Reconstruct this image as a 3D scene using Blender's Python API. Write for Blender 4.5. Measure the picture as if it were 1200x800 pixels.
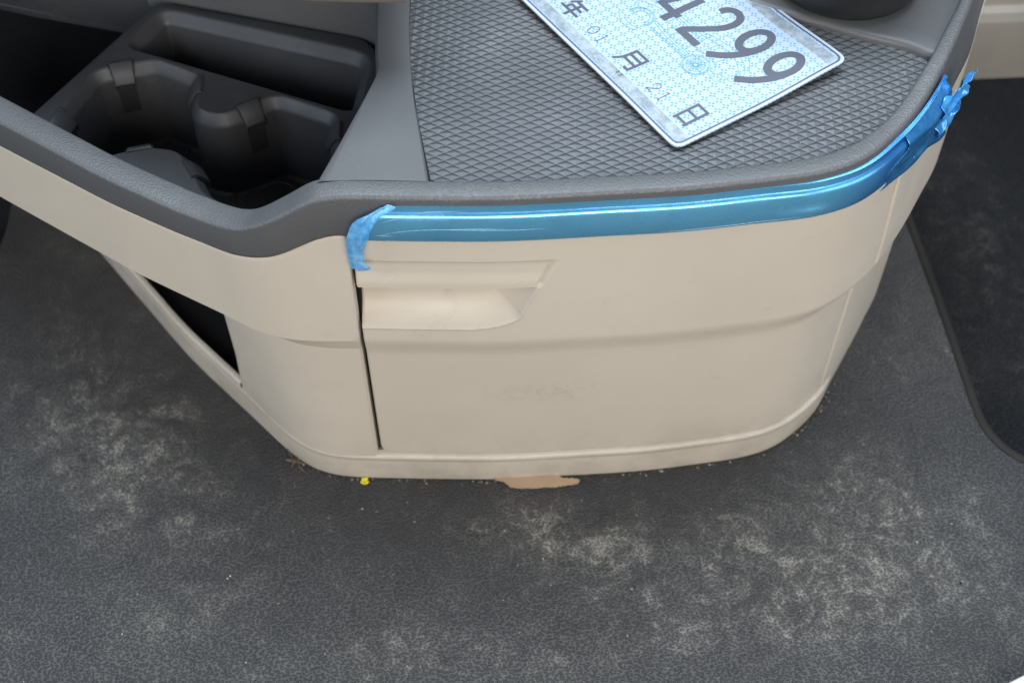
import bpy, bmesh, math, random
import numpy as np
from mathutils import Vector, Matrix
from mathutils.geometry import tessellate_polygon

random.seed(7)
rng = np.random.default_rng(7)
for o in list(bpy.data.objects):
    bpy.data.objects.remove(o)
sc = bpy.context.scene
col = sc.collection
R = math.radians

# ------------------------------------------------------------------ camera
CAM_H = 0.98
PITCH = 52.5
FPX = 1667.0
cam_d = bpy.data.cameras.new('camera')
cam = bpy.data.objects.new('camera', cam_d)
col.objects.link(cam)
cam.location = (0, 0, CAM_H)
cam.rotation_euler = (R(90 - PITCH), 0, 0)
cam_d.sensor_width = 36.0
cam_d.lens = FPX / 1200 * 36.0
cam_d.clip_start = 0.02
cam_d.clip_end = 50
cam_d.dof.use_dof = True
cam_d.dof.focus_distance = 0.93
cam_d.dof.aperture_fstop = 7.1
sc.camera = cam

# ------------------------------------------------------------------ world, lamps, exposure
w = bpy.data.worlds.new('World')
sc.world = w
w.use_nodes = True
bg = w.node_tree.nodes['Background']
bg.inputs[0].default_value = (0.80, 0.88, 1.0, 1)
bg.inputs[1].default_value = 0.13


def area(name, loc, target, sx, sy, power, colr):
    d = bpy.data.lights.new(name, 'AREA')
    d.shape = 'RECTANGLE'
    d.size, d.size_y, d.energy, d.color = sx, sy, power, colr
    o = bpy.data.objects.new(name, d)
    o.location = loc
    o.rotation_euler = (Vector(target) - Vector(loc)).to_track_quat('-Z', 'Y').to_euler()
    col.objects.link(o)
    return o


area('cab_window_light', (0.2, -1.25, 1.25), (0, 0.6, 0.15), 1.7, 0.9, 42, (1.0, 0.935, 0.85))
area('windscreen_light', (0.15, 1.25, 2.35), (0.05, 0.55, 0.2), 2.2, 1.3, 91, (0.76, 0.88, 1.0))
area('door_light', (1.35, -0.05, 0.95), (0.25, 0.45, 0.1), 0.9, 0.8, 11, (0.70, 0.84, 1.0))
area('far_door_light', (-1.35, 0.0, 0.95), (-0.2, 0.45, 0.1), 0.9, 0.8, 12, (0.66, 0.82, 1.0))

vs = sc.view_settings
sc.display_settings.display_device = 'sRGB'
vs.view_transform = 'Standard'
vs.look = 'None'
vs.exposure = 0.0
vs.gamma = 1.0
vs.use_curve_mapping = False
sc.render.engine = 'CYCLES'
sc.render.resolution_x, sc.render.resolution_y = 1024, 682


# ------------------------------------------------------------------ materials
class NT:
    def __init__(self, name):
        self.m = bpy.data.materials.new(name)
        self.m.use_nodes = True
        self.t = self.m.node_tree
        self.b = self.t.nodes['Principled BSDF']
        self.tc = self.t.nodes.new('ShaderNodeTexCoord').outputs['Object']

    def n(self, kind, **kw):
        nd = self.t.nodes.new('ShaderNode' + kind)
        for k, v in kw.items():
            if k.startswith('i_'):
                nd.inputs[k[2:].replace('_', ' ')].default_value = v
            else:
                setattr(nd, k, v)
        return nd

    def l(self, a, b):
        self.t.links.new(a, b)

    def noise(self, scale, detail=4, rough=0.55, vec=None, dist=0.0):
        nd = self.n('TexNoise')
        nd.inputs['Scale'].default_value = scale
        nd.inputs['Detail'].default_value = detail
        nd.inputs['Roughness'].default_value = rough
        nd.inputs['Distortion'].default_value = dist
        self.l(vec or self.tc, nd.inputs['Vector'])
        return nd.outputs['Fac']

    def voro(self, scale, feature='F1', vec=None, rnd=1.0):
        nd = self.n('TexVoronoi')
        nd.feature = feature
        nd.inputs['Scale'].default_value = scale
        nd.inputs['Randomness'].default_value = rnd
        self.l(vec or self.tc, nd.inputs['Vector'])
        return nd

    def ramp(self, fac, a, b, va=0.0, vb=1.0):
        nd = self.n('MapRange')
        nd.interpolation_type = 'SMOOTHSTEP'
        nd.inputs['From Min'].default_value = a
        nd.inputs['From Max'].default_value = b
        nd.inputs['To Min'].default_value = va
        nd.inputs['To Max'].default_value = vb
        self.l(fac, nd.inputs['Value'])
        return nd.outputs['Result']

    def math(self, op, a, b=None, c=None):
        nd = self.n('Math', operation=op)
        for i, v in enumerate((a, b, c)):
            if v is None:
                continue
            if isinstance(v, (int, float)):
                nd.inputs[i].default_value = v
            else:
                self.l(v, nd.inputs[i])
        return nd.outputs[0]

    def mix(self, fac, a, b):
        nd = self.n('MixRGB')
        for i, v in ((0, fac), (1, a), (2, b)):
            if isinstance(v, (int, float)):
                nd.inputs[i].default_value = v
            elif isinstance(v, tuple):
                nd.inputs[i].default_value = v + (1,) if len(v) == 3 else v
            else:
                self.l(v, nd.inputs[i])
        return nd.outputs[0]

    def bump(self, h, strength, dist):
        nd = self.n('Bump')
        nd.inputs['Strength'].default_value = strength
        nd.inputs['Distance'].default_value = dist
        self.l(h, nd.inputs['Height'])
        self.l(nd.outputs[0], self.b.inputs['Normal'])
        return nd

    def base(self, c):
        if isinstance(c, tuple):
            self.b.inputs['Base Color'].default_value = c + (1,)
        else:
            self.l(c, self.b.inputs['Base Color'])

    def set(self, **kw):
        for k, v in kw.items():
            i = self.b.inputs[k.replace('_', ' ')]
            if isinstance(v, (int, float, tuple)):
                i.default_value = v
            else:
                self.l(v, i)
        return self


def plastic(name, c, rough=0.5, grain=900, gstr=0.25, gd=0.0004, dust=0.0, var=0.12, dustcol=(0.45, 0.43, 0.40),
            dscale=9.0, spec=0.5):
    t = NT(name)
    n1 = t.noise(7, 5)
    lo = tuple(x * (1 - var) for x in c)
    hi = tuple(x * (1 + var) for x in c)
    cc = t.mix(t.ramp(n1, 0.3, 0.7), lo, hi)
    if dust > 0:
        d = t.math('MULTIPLY', t.ramp(t.noise(dscale, 9, 0.68), 0.5, 0.78), t.ramp(t.noise(330, 4, 0.7), 0.4, 0.75))
        sp = t.ramp(t.noise(520, 2, 0.5), 0.74, 0.80)
        d = t.math('MULTIPLY', t.math('ADD', d, t.math('MULTIPLY', sp, 0.5)), dust)
        cc = t.mix(d, cc, dustcol)
    t.base(cc)
    rr = t.ramp(t.noise(25, 6, 0.65), 0.25, 0.75, rough - 0.06, rough + 0.08)
    t.set(Roughness=rr)
    t.b.inputs['Specular IOR Level'].default_value = spec
    v = t.voro(grain)
    h = t.math('ADD', v.outputs['Distance'], t.math('MULTIPLY', t.noise(grain * 0.6, 2), 0.6))
    t.bump(h, gstr, gd)
    return t.m


def beige_mat():
    t = NT('beige_plastic')
    n1 = t.noise(5, 5)
    c = t.mix(t.ramp(n1, 0.3, 0.7), (0.512, 0.450, 0.370), (0.548, 0.484, 0.400))
    # faint grey smudges and scuffs
    sm = t.math('MULTIPLY', t.ramp(t.noise(13, 8, 0.7, dist=1.5), 0.56, 0.80), t.ramp(t.noise(60, 6, 0.7), 0.42, 0.7))
    c = t.mix(t.math('MULTIPLY', sm, 0.60), c, (0.25, 0.225, 0.20))
    # grime towards the floor edge
    sep = t.n('SeparateXYZ')
    t.l(t.tc, sep.inputs[0])
    low = t.ramp(sep.outputs['Z'], 0.0, 0.10, 1.0, 0.0)
    gr = t.math('MULTIPLY', low, t.ramp(t.noise(22, 7, 0.7), 0.35, 0.75))
    c = t.mix(t.math('MULTIPLY', gr, 0.55), c, (0.26, 0.235, 0.19))
    # a rubbed mark on the drawer front
    geo = t.n('Mapping')
    geo.inputs['Location'].default_value = (-0.033 * 22, 0, -0.126 * 38)
    geo.inputs['Scale'].default_value = (22, 0, 38)
    t.l(t.tc, geo.inputs['Vector'])
    ln = t.n('VectorMath', operation='LENGTH')
    t.l(geo.outputs[0], ln.inputs[0])
    mk = t.math('MULTIPLY', t.ramp(ln.outputs['Value'], 0.15, 1.0, 1.0, 0.0), t.ramp(t.noise(95, 5, 0.7, dist=2.0), 0.5, 0.62))
    c = t.mix(t.math('MULTIPLY', mk, 0.26), c, (0.22, 0.20, 0.17))
    t.base(c)
    t.set(Roughness=t.ramp(t.noise(30, 6, 0.6), 0.3, 0.7, 0.42, 0.54))
    v = t.voro(850)
    t.bump(t.math('ADD', v.outputs['Distance'], t.math('MULTIPLY', t.noise(500, 2), 0.6)), 0.16, 0.0004)
    return t.m


def floor_material(name, base0, base1, dust_amt, blobs, rough=0.55, spec=0.42):
    t = NT(name)
    # pebbled leather grain: pores with a raised net between them, slightly warped
    wv = t.n('TexNoise')
    wv.inputs['Scale'].default_value = 45
    wv.inputs['Detail'].default_value = 2
    t.l(t.tc, wv.inputs['Vector'])
    sub = t.n('VectorMath', operation='SCALE')
    t.l(wv.outputs['Color'], sub.inputs[0])
    sub.inputs['Scale'].default_value = 0.006
    add = t.n('VectorMath', operation='ADD')
    t.l(t.tc, add.inputs[0])
    t.l(sub.outputs[0], add.inputs[1])
    mp = t.n('Mapping')
    mp.inputs['Scale'].default_value = (0.80, 1.05, 1.0)
    mp.inputs['Rotation'].default_value = (0, 0, R(-14))
    t.l(add.outputs[0], mp.inputs['Vector'])
    vo = t.voro(500, 'F1', mp.outputs[0], 0.80)
    vo.voronoi_dimensions = '2D'
    f1 = vo.outputs['Distance']
    net = t.ramp(f1, 0.16, 0.50)
    big = t.noise(4.2, 6, 0.6)
    sep = t.n('SeparateXYZ')
    t.l(t.tc, sep.inputs[0])
    tot = None
    for (bx, by, rx, ry, am) in blobs:
        dx = t.math('DIVIDE', t.math('SUBTRACT', sep.outputs['X'], bx), rx)
        dy = t.math('DIVIDE', t.math('SUBTRACT', sep.outputs['Y'], by), ry)
        q = t.math('SQRT', t.math('ADD', t.math('MULTIPLY', dx, dx), t.math('MULTIPLY', dy, dy)))
        g = t.ramp(q, 0.1, 1.3, am, 0.0)
        tot = g if tot is None else t.math('ADD', tot, g)
    drift = t.math('ADD', t.math('MULTIPLY', t.ramp(big, 0.38, 0.70), 0.45), tot)
    # crusty patches with broken edges, at three sizes
    m1 = t.noise(26, 9, 0.76, dist=1.0)
    m2 = t.noise(58, 7, 0.74, dist=0.8)
    m3 = t.noise(150, 4, 0.65)
    # low threshold where dust has drifted
    thr = t.math('MULTIPLY', drift, 0.088)
    p1 = t.ramp(t.math('ADD', m1, thr), 0.57, 0.66)
    p2 = t.ramp(t.math('ADD', m2, thr), 0.52, 0.66)
    p3 = t.ramp(t.math('ADD', m3, t.math('MULTIPLY', drift, 0.06)), 0.60, 0.70)
    patch = t.math('MULTIPLY', t.math('ADD', t.math('MULTIPLY', p1, 0.75), 0.25), p2)
    crust = t.math('MULTIPLY', t.math('MULTIPLY', patch, drift), t.math('ADD', t.math('MULTIPLY', net, 0.80), 0.20))
    spots = t.math('MULTIPLY', t.math('MULTIPLY', p3, t.ramp(m1, 0.44, 0.60)), t.math('ADD', t.math('MULTIPLY', drift, 0.7), 0.30))
    # drag marks from shoes
    sc_ = t.n('Mapping')
    sc_.inputs['Scale'].default_value = (7, 62, 1)
    sc_.inputs['Rotation'].default_value = (0, 0, R(-28))
    t.l(add.outputs[0], sc_.inputs['Vector'])
    scf = t.math('MULTIPLY', t.ramp(t.noise(1.0, 5, 0.65, vec=sc_.outputs[0], dist=0.4), 0.60, 0.72), t.ramp(t.noise(9, 4), 0.50, 0.66))
    film = t.math('MULTIPLY', t.math('MULTIPLY', drift, t.ramp(m1, 0.30, 0.70)), t.math('ADD', t.math('MULTIPLY', net, 0.6), 0.4))
    dust = t.math('ADD', t.math('MULTIPLY', crust, 1.0), t.math('MULTIPLY', spots, 0.75))
    dust = t.math('ADD', dust, t.math('MULTIPLY', film, 0.55))
    dust = t.math('ADD', dust, t.math('MULTIPLY', t.math('MULTIPLY', scf, net), 0.60))
    dust = t.math('MINIMUM', t.math('MULTIPLY', dust, dust_amt), 0.85)
    b = t.mix(net, base1, base0)
    b = t.mix(t.ramp(t.noise(9, 5), 0.3, 0.7, 0.0, 0.4), b, tuple(x * 0.72 for x in base0))
    dc = t.mix(t.ramp(t.noise(6, 3), 0.35, 0.65), (0.220, 0.208, 0.188), (0.265, 0.245, 0.210))
    t.base(t.mix(dust, b, dc))
    t.set(Roughness=t.math('ADD', t.math('MULTIPLY', dust, 0.3), t.ramp(t.noise(12, 5), 0.3, 0.7, rough - 0.06, rough + 0.06)))
    t.b.inputs['Specular IOR Level'].default_value = spec
    h = t.math('ADD', net, t.math('MULTIPLY', t.noise(900, 2), 0.25))
    t.bump(h, 0.75, 0.0009)
    return t.m


MAT = {}
MAT['beige'] = beige_mat()
MAT['grey'] = plastic('grey_grained_plastic', (0.092, 0.092, 0.094), 0.46, 700, 0.5, 0.0005, dust=0.30, var=0.05, dscale=11)
MAT['grey_smooth'] = plastic('grey_smooth_plastic', (0.084, 0.085, 0.087), 0.44, 1300, 0.18, 0.0003, dust=0.12, var=0.05)
MAT['cup'] = plastic('charcoal_plastic', (0.041, 0.041, 0.0445), 0.50, 1300, 0.2, 0.0003, dust=0.14, var=0.08)
MAT['rubber'] = plastic('grey_rubber_clip', (0.036, 0.036, 0.039), 0.5, 1600, 0.15, 0.0003, dust=0.1)
MAT['dark'] = plastic('black_plastic', (0.008, 0.008, 0.009), 0.7, 1200, 0.2, dust=0.0, spec=0.25)
MAT['gap'] = plastic('dark_gap_plastic', (0.012, 0.011, 0.010), 0.8, 1200, 0.1, spec=0.1)
MAT['slot'] = plastic('clip_slot_plastic', (0.022, 0.021, 0.022), 0.6, 1200, 0.1, spec=0.3)
MAT['bin'] = plastic('black_bin_liner', (0.010, 0.010, 0.011), 0.9, 420, 0.8, 0.0008, dust=0.04, spec=0.08)
MAT['rubbermat'] = plastic('rubber_tread', (0.074, 0.078, 0.084), 0.50, 1500, 0.2, 0.0003, dust=0.28, dscale=14)
MAT['groove_shade'] = plastic('shaded_groove_rubber', (0.040, 0.041, 0.044), 0.6, 1500, 0.2, 0.0003)  # the tread rubber again, darkened: groove shade put into its colour
MAT['floor'] = floor_material('dusty_floor_rubber', (0.0355, 0.0342, 0.0350), (0.0200, 0.0192, 0.0198), 0.52, [
    (0.25, 0.555, 0.16, 0.08, 0.45), (0.13, 0.50, 0.14, 0.07, 0.45), (0.30, 0.60, 0.12, 0.05, 0.35),
    (-0.31, 0.635, 0.10, 0.08, 0.6), (-0.38, 0.70, 0.10, 0.1, 0.4), (-0.08, 0.47, 0.07, 0.05, 0.35),
    (0.03, 0.57, 0.09, 0.04, 0.35), (-0.12, 0.55, 0.13, 0.05, 0.16), (0.12, 0.56, 0.12, 0.05, 0.35),
    (0.1, 0.44, 0.3, 0.05, 0.35), (0.02, 0.565, 0.07, 0.03, 0.5), (-0.20, 0.53, 0.22, 0.10, 0.22), (0.33, 0.52, 0.1, 0.1, 0.35), (-0.3, 0.47, 0.2, 0.06, 0.25), (0.22, 0.49, 0.12, 0.06, 0.2), (0.06, 0.53, 0.10, 0.05, 0.35)])
MAT['edge_lip'] = plastic('brown_edge', (0.014, 0.012, 0.010), 0.7, 900, 0.3, var=0.3, spec=0.3)  # dark brown for the raised bead along the floor edge
MAT['well'] = floor_material('dark_footwell_rubber', (0.010, 0.0105, 0.012), (0.007, 0.0075, 0.0085), 0.12, [
    (0.47, 0.80, 0.10, 0.14, 0.6), (0.44, 0.95, 0.06, 0.1, 0.4)], 0.6, 0.12)
MAT['wall'] = plastic('greige_sill_plastic', (0.30, 0.27, 0.23), 0.55, 700, 0.2, dust=0.05)
MAT['wallbase'] = plastic('greige_sill_base', (0.20, 0.175, 0.145), 0.6, 700, 0.2, dust=0.05)
MAT['lip'] = plastic('greige_dash_lip', (0.16, 0.14, 0.12), 0.5, 700, 0.3)
MAT['pot'] = plastic('black_moulded_pot', (0.012, 0.012, 0.013), 0.42, 1200, 0.1, dust=0.05)
MAT['white'] = plastic('sunlit_corner_white', (0.80, 0.77, 0.72), 0.5, 800, 0.1, var=0.03)  # sunlight on the seat base corner put into a near-white colour


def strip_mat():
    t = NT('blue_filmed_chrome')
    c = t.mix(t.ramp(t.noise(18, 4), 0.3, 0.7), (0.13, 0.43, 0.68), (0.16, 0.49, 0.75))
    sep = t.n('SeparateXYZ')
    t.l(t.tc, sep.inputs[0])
    depth_amt = t.math('MULTIPLY', t.ramp(sep.outputs['X'], 0.185, 0.25), t.ramp(t.noise(60, 4, dist=0.5), 0.2, 0.6, 0.75, 1.0))  # deeper blue to the right: gathered film plus dark reflections put into colour
    c = t.mix(depth_amt, c, (0.035, 0.19, 0.50))
    scr = t.n('Mapping')
    scr.inputs['Scale'].default_value = (12, 30, 420)
    t.l(t.tc, scr.inputs['Vector'])
    s = t.ramp(t.noise(1.0, 5, 0.7, vec=scr.outputs[0]), 0.66, 0.80, 0, 0.28)
    c = t.mix(s, c, (0.55, 0.78, 0.92))
    t.base(c)
    t.set(Metallic=0.62, Roughness=t.ramp(t.noise(40, 5), 0.3, 0.7, 0.22, 0.34))
    t.bump(t.math('ADD', t.noise(160, 5, 0.65), t.math('MULTIPLY', t.noise(1.0, 3, vec=scr.outputs[0]), 0.8)), 0.16, 0.0006)
    return t.m


def film_mat(name, c1, c2, alpha, metal=0.0):
    t = NT(name)
    t.base(t.mix(t.ramp(t.noise(140, 5, 0.7), 0.35, 0.65), c1, c2))
    t.set(Roughness=0.14, Alpha=alpha, Metallic=metal)
    t.b.inputs['Specular IOR Level'].default_value = 0.7
    t.b.inputs['Transmission Weight'].default_value = 0.15
    t.bump(t.noise(120, 3, 0.5), 0.25, 0.0010)
    return t.m


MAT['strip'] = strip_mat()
MAT['film'] = film_mat('blue_film_tail', (0.07, 0.38, 0.80), (0.24, 0.60, 0.92), 0.62)
MAT['film3'] = film_mat('blue_film_end', (0.03, 0.24, 0.64), (0.09, 0.40, 0.80), 0.86, 0.2)
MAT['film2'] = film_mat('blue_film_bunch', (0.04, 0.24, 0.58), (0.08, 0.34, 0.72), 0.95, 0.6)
MAT['crease'] = plastic('film_crease', (0.50, 0.74, 0.88), 0.3, 1500, 0.1)


def plate_mat():
    t = NT('plate_guilloche')
    sep = t.n('SeparateXYZ')
    t.l(t.tc, sep.inputs[0])
    P = 0.0066

    def cell(ox, oy):
        x = t.math('SUBTRACT', t.math('FRACT', t.math('ADD', t.math('DIVIDE', sep.outputs['X'], P), ox + 50)), 0.5)
        y = t.math('SUBTRACT', t.math('FRACT', t.math('ADD', t.math('DIVIDE', sep.outputs['Y'], P), oy + 50)), 0.5)
        r = t.math('SQRT', t.math('ADD', t.math('MULTIPLY', x, x), t.math('MULTIPLY', y, y)))
        an = t.math('ARCTAN2', y, x)
        ray = t.ramp(t.math('COSINE', t.math('MULTIPLY', an, 4)), -0.1, 0.5)
        ring = t.math('MULTIPLY', t.ramp(r, 0.08, 0.13), t.ramp(r, 0.34, 0.42, 1.0, 0.0))
        return t.math('MULTIPLY', ray, ring)
    m = cell(0, 0)
    m2 = t.math('MULTIPLY', cell(0.5, 0.5), 0.0)
    k = t.math('ADD', m, m2)
    c = t.mix(t.ramp(t.noise(30, 3), 0.3, 0.7), (0.405, 0.475, 0.575), (0.435, 0.50, 0.595))
    c = t.mix(t.math('MULTIPLY', k, 0.85), c, (0.07, 0.29, 0.52))
    t.base(c)
    t.set(Roughness=0.33)
    t.bump(t.noise(45, 3), 0.05, 0.002)
    return t.m


MAT['plate'] = plate_mat()
MAT['plate_edge'] = plastic('plate_white_edge', (0.47, 0.52, 0.60), 0.35, 1500, 0.05, var=0.02)
MAT['ink'] = plastic('plate_slate_ink', (0.088, 0.094, 0.120), 0.38, 1500, 0.05, var=0.05)
MAT['ink_blue'] = plastic('plate_border_ink', (0.09, 0.115, 0.20), 0.38, 1500, 0.05, var=0.05)
MAT['ink_violet'] = plastic('plate_thin_ink', (0.11, 0.08, 0.20), 0.4, 1500, 0.05)
MAT['print'] = plastic('plate_cyan_print', (0.10, 0.36, 0.58), 0.36, 1500, 0.05, var=0.03)


def tape_mat():
    t = NT('plate_silver_band')
    c = t.mix(t.ramp(t.noise(110, 7, 0.75), 0.38, 0.62), (0.25, 0.29, 0.32), (0.42, 0.48, 0.53))
    t.base(c)
    t.set(Roughness=0.3, Metallic=0.15)
    t.bump(t.noise(300, 4), 0.2, 0.0005)
    return t.m


MAT['tape'] = tape_mat()
MAT['card'] = plastic('torn_cardboard', (0.43, 0.30, 0.19), 0.9, 260, 0.5, 0.0006, var=0.2, spec=0.1)
MAT['yellow'] = plastic('yellow_plastic_scrap', (0.80, 0.66, 0.03), 0.4, 900, 0.1)
MAT['crumb'] = plastic('pale_grit', (0.36, 0.33, 0.27), 0.9, 900, 0.3, var=0.3)
MAT['dirt'] = plastic('dark_dirt', (0.055, 0.045, 0.030), 0.95, 900, 0.3, var=0.5, spec=0.1)
MAT['fluff'] = plastic('brown_fluff', (0.20, 0.14, 0.085), 0.9, 900, 0.3, var=0.3)


# ------------------------------------------------------------------ helpers
def tag(o, label=None, cat=None, group=None, kind=None):
    for k, v in (('label', label), ('category', cat), ('group', group), ('kind', kind)):
        if v:
            o[k] = v
    return o


def obj(name, verts, faces, mat, parent=None, smooth=True, angle=35):
    me = bpy.data.meshes.new(name)
    me.from_pydata([tuple(map(float, v)) for v in verts], [], [tuple(int(i) for i in f) for f in faces])
    me.validate()
    bm = bmesh.new()
    bm.from_mesh(me)
    bmesh.ops.remove_doubles(bm, verts=bm.verts, dist=1e-6)
    bm.to_mesh(me)
    bm.free()
    me.materials.append(mat)
    if smooth:
        me.shade_smooth()
        me.set_sharp_from_angle(angle=R(angle))
    o = bpy.data.objects.new(name, me)
    col.objects.link(o)
    if parent:
        o.parent = parent
    return o


def empty(name, loc=(0, 0, 0), rz=0.0):
    o = bpy.data.objects.new(name, None)
    o.location = loc
    o.rotation_euler = (0, 0, rz)
    o.empty_display_size = 0.02
    col.objects.link(o)
    return o


class MB:
    """collects faces of one part"""
    def __init__(self):
        self.v, self.f = [], []

    def grid(self, A):
        """A: (n, m, 3) array"""
        n, m, _ = A.shape
        k = len(self.v)
        self.v += [tuple(p) for p in A.reshape(-1, 3)]
        for i in range(n - 1):
            for j in range(m - 1):
                a = k + i * m + j
                self.f.append((a, a + 1, a + m + 1, a + m))
        return self

    def poly(self, pts):
        k = len(self.v)
        self.v += [tuple(p) for p in pts]
        self.f.append(tuple(range(k, k + len(pts))))
        return self

    def fill(self, outer, holes=()):
        k = len(self.v)
        loops = [[Vector(p) for p in outer]] + [[Vector(p) for p in h] for h in holes]
        flat = [p for lp in loops for p in lp]
        self.v += [tuple(p) for p in flat]
        flat2 = [[Vector((p.x, p.y, 0)) for p in lp] for lp in loops]
        for t in tessellate_polygon(flat2):
            a, b, c = (flat[i] for i in t)
            if (b - a).cross(c - a).z < 0:
                t = (t[0], t[2], t[1])
            self.f.append(tuple(k + i for i in t))
        return self

    def loft(self, loops, closed=True):
        L = [list(map(tuple, l)) for l in loops]
        n = len(L[0])
        k = len(self.v)
        for l in L:
            self.v += l
        for i in range(len(L) - 1):
            for j in range(n if closed else n - 1):
                j2 = (j + 1) % n
                self.f.append((k + i * n + j, k + i * n + j2, k + (i + 1) * n + j2, k + (i + 1) * n + j))
        return self

    def box(self, c, s, M=None):
        k = len(self.v)
        for x in (-.5, .5):
            for y in (-.5, .5):
                for z in (-.5, .5):
                    p = Vector((c[0] + x * s[0], c[1] + y * s[1], c[2] + z * s[2]))
                    if M is not None:
                        p = M @ p
                    self.v.append(tuple(p))
        for f in ((0, 1, 3, 2), (4, 6, 7, 5), (0, 4, 5, 1), (2, 3, 7, 6), (0, 2, 6, 4), (1, 5, 7, 3)):
            self.f.append(tuple(k + i for i in f))
        return self

    def build(self, name, mat, parent=None, **kw):
        return obj(name, self.v, self.f, mat, parent, **kw)


def spline(pts, step=0.001, n=None):
    """Catmull-Rom through pts, resampled evenly by length"""
    P = np.array(pts, float)
    P = np.vstack([2 * P[0] - P[1], P, 2 * P[-1] - P[-2]])
    out = []
    for i in range(1, len(P) - 2):
        p0, p1, p2, p3 = P[i - 1:i + 3]
        d = [max(np.linalg.norm(b - a), 1e-9) ** 0.5 for a, b in ((p0, p1), (p1, p2), (p2, p3))]
        t0, t1 = 0, d[0]
        t2 = t1 + d[1]
        t3 = t2 + d[2]
        t = np.linspace(t1, t2, 40, endpoint=(i == len(P) - 3))[:, None]
        A1 = (t1 - t) / (t1 - t0) * p0 + (t - t0) / (t1 - t0) * p1
        A2 = (t2 - t) / (t2 - t1) * p1 + (t - t1) / (t2 - t1) * p2
        A3 = (t3 - t) / (t3 - t2) * p2 + (t - t2) / (t3 - t2) * p3
        B1 = (t2 - t) / (t2 - t0) * A1 + (t - t0) / (t2 - t0) * A2
        B2 = (t3 - t) / (t3 - t1) * A2 + (t - t1) / (t3 - t1) * A3
        out.append((t2 - t) / (t2 - t1) * B1 + (t - t1) / (t2 - t1) * B2)
    Q = np.vstack(out)
    s = np.concatenate([[0], np.cumsum(np.linalg.norm(np.diff(Q, axis=0), axis=1))])
    if n is None:
        n = int(s[-1] / step) + 1
    u = np.linspace(0, s[-1], n)
    return np.stack([np.interp(u, s, Q[:, k]) for k in range(Q.shape[1])], 1)


def smooth1(a, k):
    ker = np.hanning(k + 2)[1:-1]
    ker /= ker.sum()
    pad = np.pad(a, (k // 2, k // 2), mode='reflect', reflect_type='odd')
    return np.convolve(pad, ker, mode='valid')[:len(a)]


class Curve:
    """plan curve with outward normals (towards the viewer side), arc length from the drawer gap"""
    def __init__(self, pts, x0, sm=25):
        q = spline(pts, 0.001)
        if sm:
            q = np.stack([smooth1(q[:, 0], sm), smooth1(q[:, 1], sm)], 1)
        d = np.gradient(q, axis=0)
        d /= np.linalg.norm(d, axis=1)[:, None]
        self.q = q
        self.nrm = np.stack([d[:, 1], -d[:, 0]], 1)
        s = np.concatenate([[0], np.cumsum(np.linalg.norm(np.diff(q, axis=0), axis=1))])
        i0 = np.argmin(np.abs(q[:, 0] - x0))
        self.s = s - s[i0]
        self.lo, self.hi = self.s[0], self.s[-1]

    def x2s(self, x):
        return float(self.s[np.argmin(np.abs(self.q[:, 0] - x))])

    def P(self, s, o, z):
        s, o, z = np.broadcast_arrays(np.asarray(s, float), np.asarray(o, float), np.asarray(z, float))
        x = np.interp(s, self.s, self.q[:, 0])
        y = np.interp(s, self.s, self.q[:, 1])
        nx = np.interp(s, self.s, self.nrm[:, 0])
        ny = np.interp(s, self.s, self.nrm[:, 1])
        return np.stack([x + nx * o, y + ny * o, z], -1)


def sstep(a, b, x):
    t = np.clip((np.asarray(x, float) - a) / (b - a), 0, 1)
    return t * t * (3 - 2 * t)


def fillet(pts, rad, n=6):
    """round the corners of a closed 2D polygon"""
    out = []
    N = len(pts)
    for i in range(N):
        p = np.array(pts[i], float)
        a = np.array(pts[i - 1], float)
        b = np.array(pts[(i + 1) % N], float)
        r = rad[i] if isinstance(rad, (list, tuple)) else rad
        da, db = a - p, b - p
        la, lb = np.linalg.norm(da), np.linalg.norm(db)
        da, db = da / la, db / lb
        ang = math.acos(np.clip(da @ db, -1, 1))
        t = min(r / math.tan(ang / 2), 0.48 * la, 0.48 * lb)
        p1, p2 = p + da * t, p + db * t
        for k in range(n + 1):
            u = k / n
            out.append((1 - u) ** 2 * p1 + 2 * u * (1 - u) * p + u * u * p2)
    return np.array(out)


def inset(loop, d):
    """offset a closed ccw loop inwards by d"""
    q = np.array(loop, float)
    t = np.roll(q, -1, 0) - np.roll(q, 1, 0)
    t /= np.maximum(np.linalg.norm(t, axis=1), 1e-9)[:, None]
    n = np.stack([-t[:, 1], t[:, 0]], 1)
    return q + n * d


def ccw(q):
    q = np.array(q, float)
    a = np.sum(q[:, 0] * np.roll(q[:, 1], -1) - q[:, 1] * np.roll(q[:, 0], -1))
    return q if a > 0 else q[::-1]


def resample_closed(q, n):
    q = np.vstack([q, q[:1]])
    s = np.concatenate([[0], np.cumsum(np.linalg.norm(np.diff(q, axis=0), axis=1))])
    u = np.linspace(0, s[-1], n, endpoint=False)
    return np.stack([np.interp(u, s, q[:, 0]), np.interp(u, s, q[:, 1])], 1)


def z3(q, z):
    return [(p[0], p[1], z) for p in q]


_p = R(PITCH)
_f = np.array([0, math.cos(_p), -math.sin(_p)])
_u = np.array([0, math.sin(_p), math.cos(_p)])


def at(px, py, z):
    """survey point: the photograph's pixel (1200 x 800) measured on the level plane z"""
    d = _f * FPX + np.array([1, 0, 0]) * (px - 600) + _u * (400 - py)
    k = (z - CAM_H) / d[2]
    return np.array([d[0] * k, d[1] * k])


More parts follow.
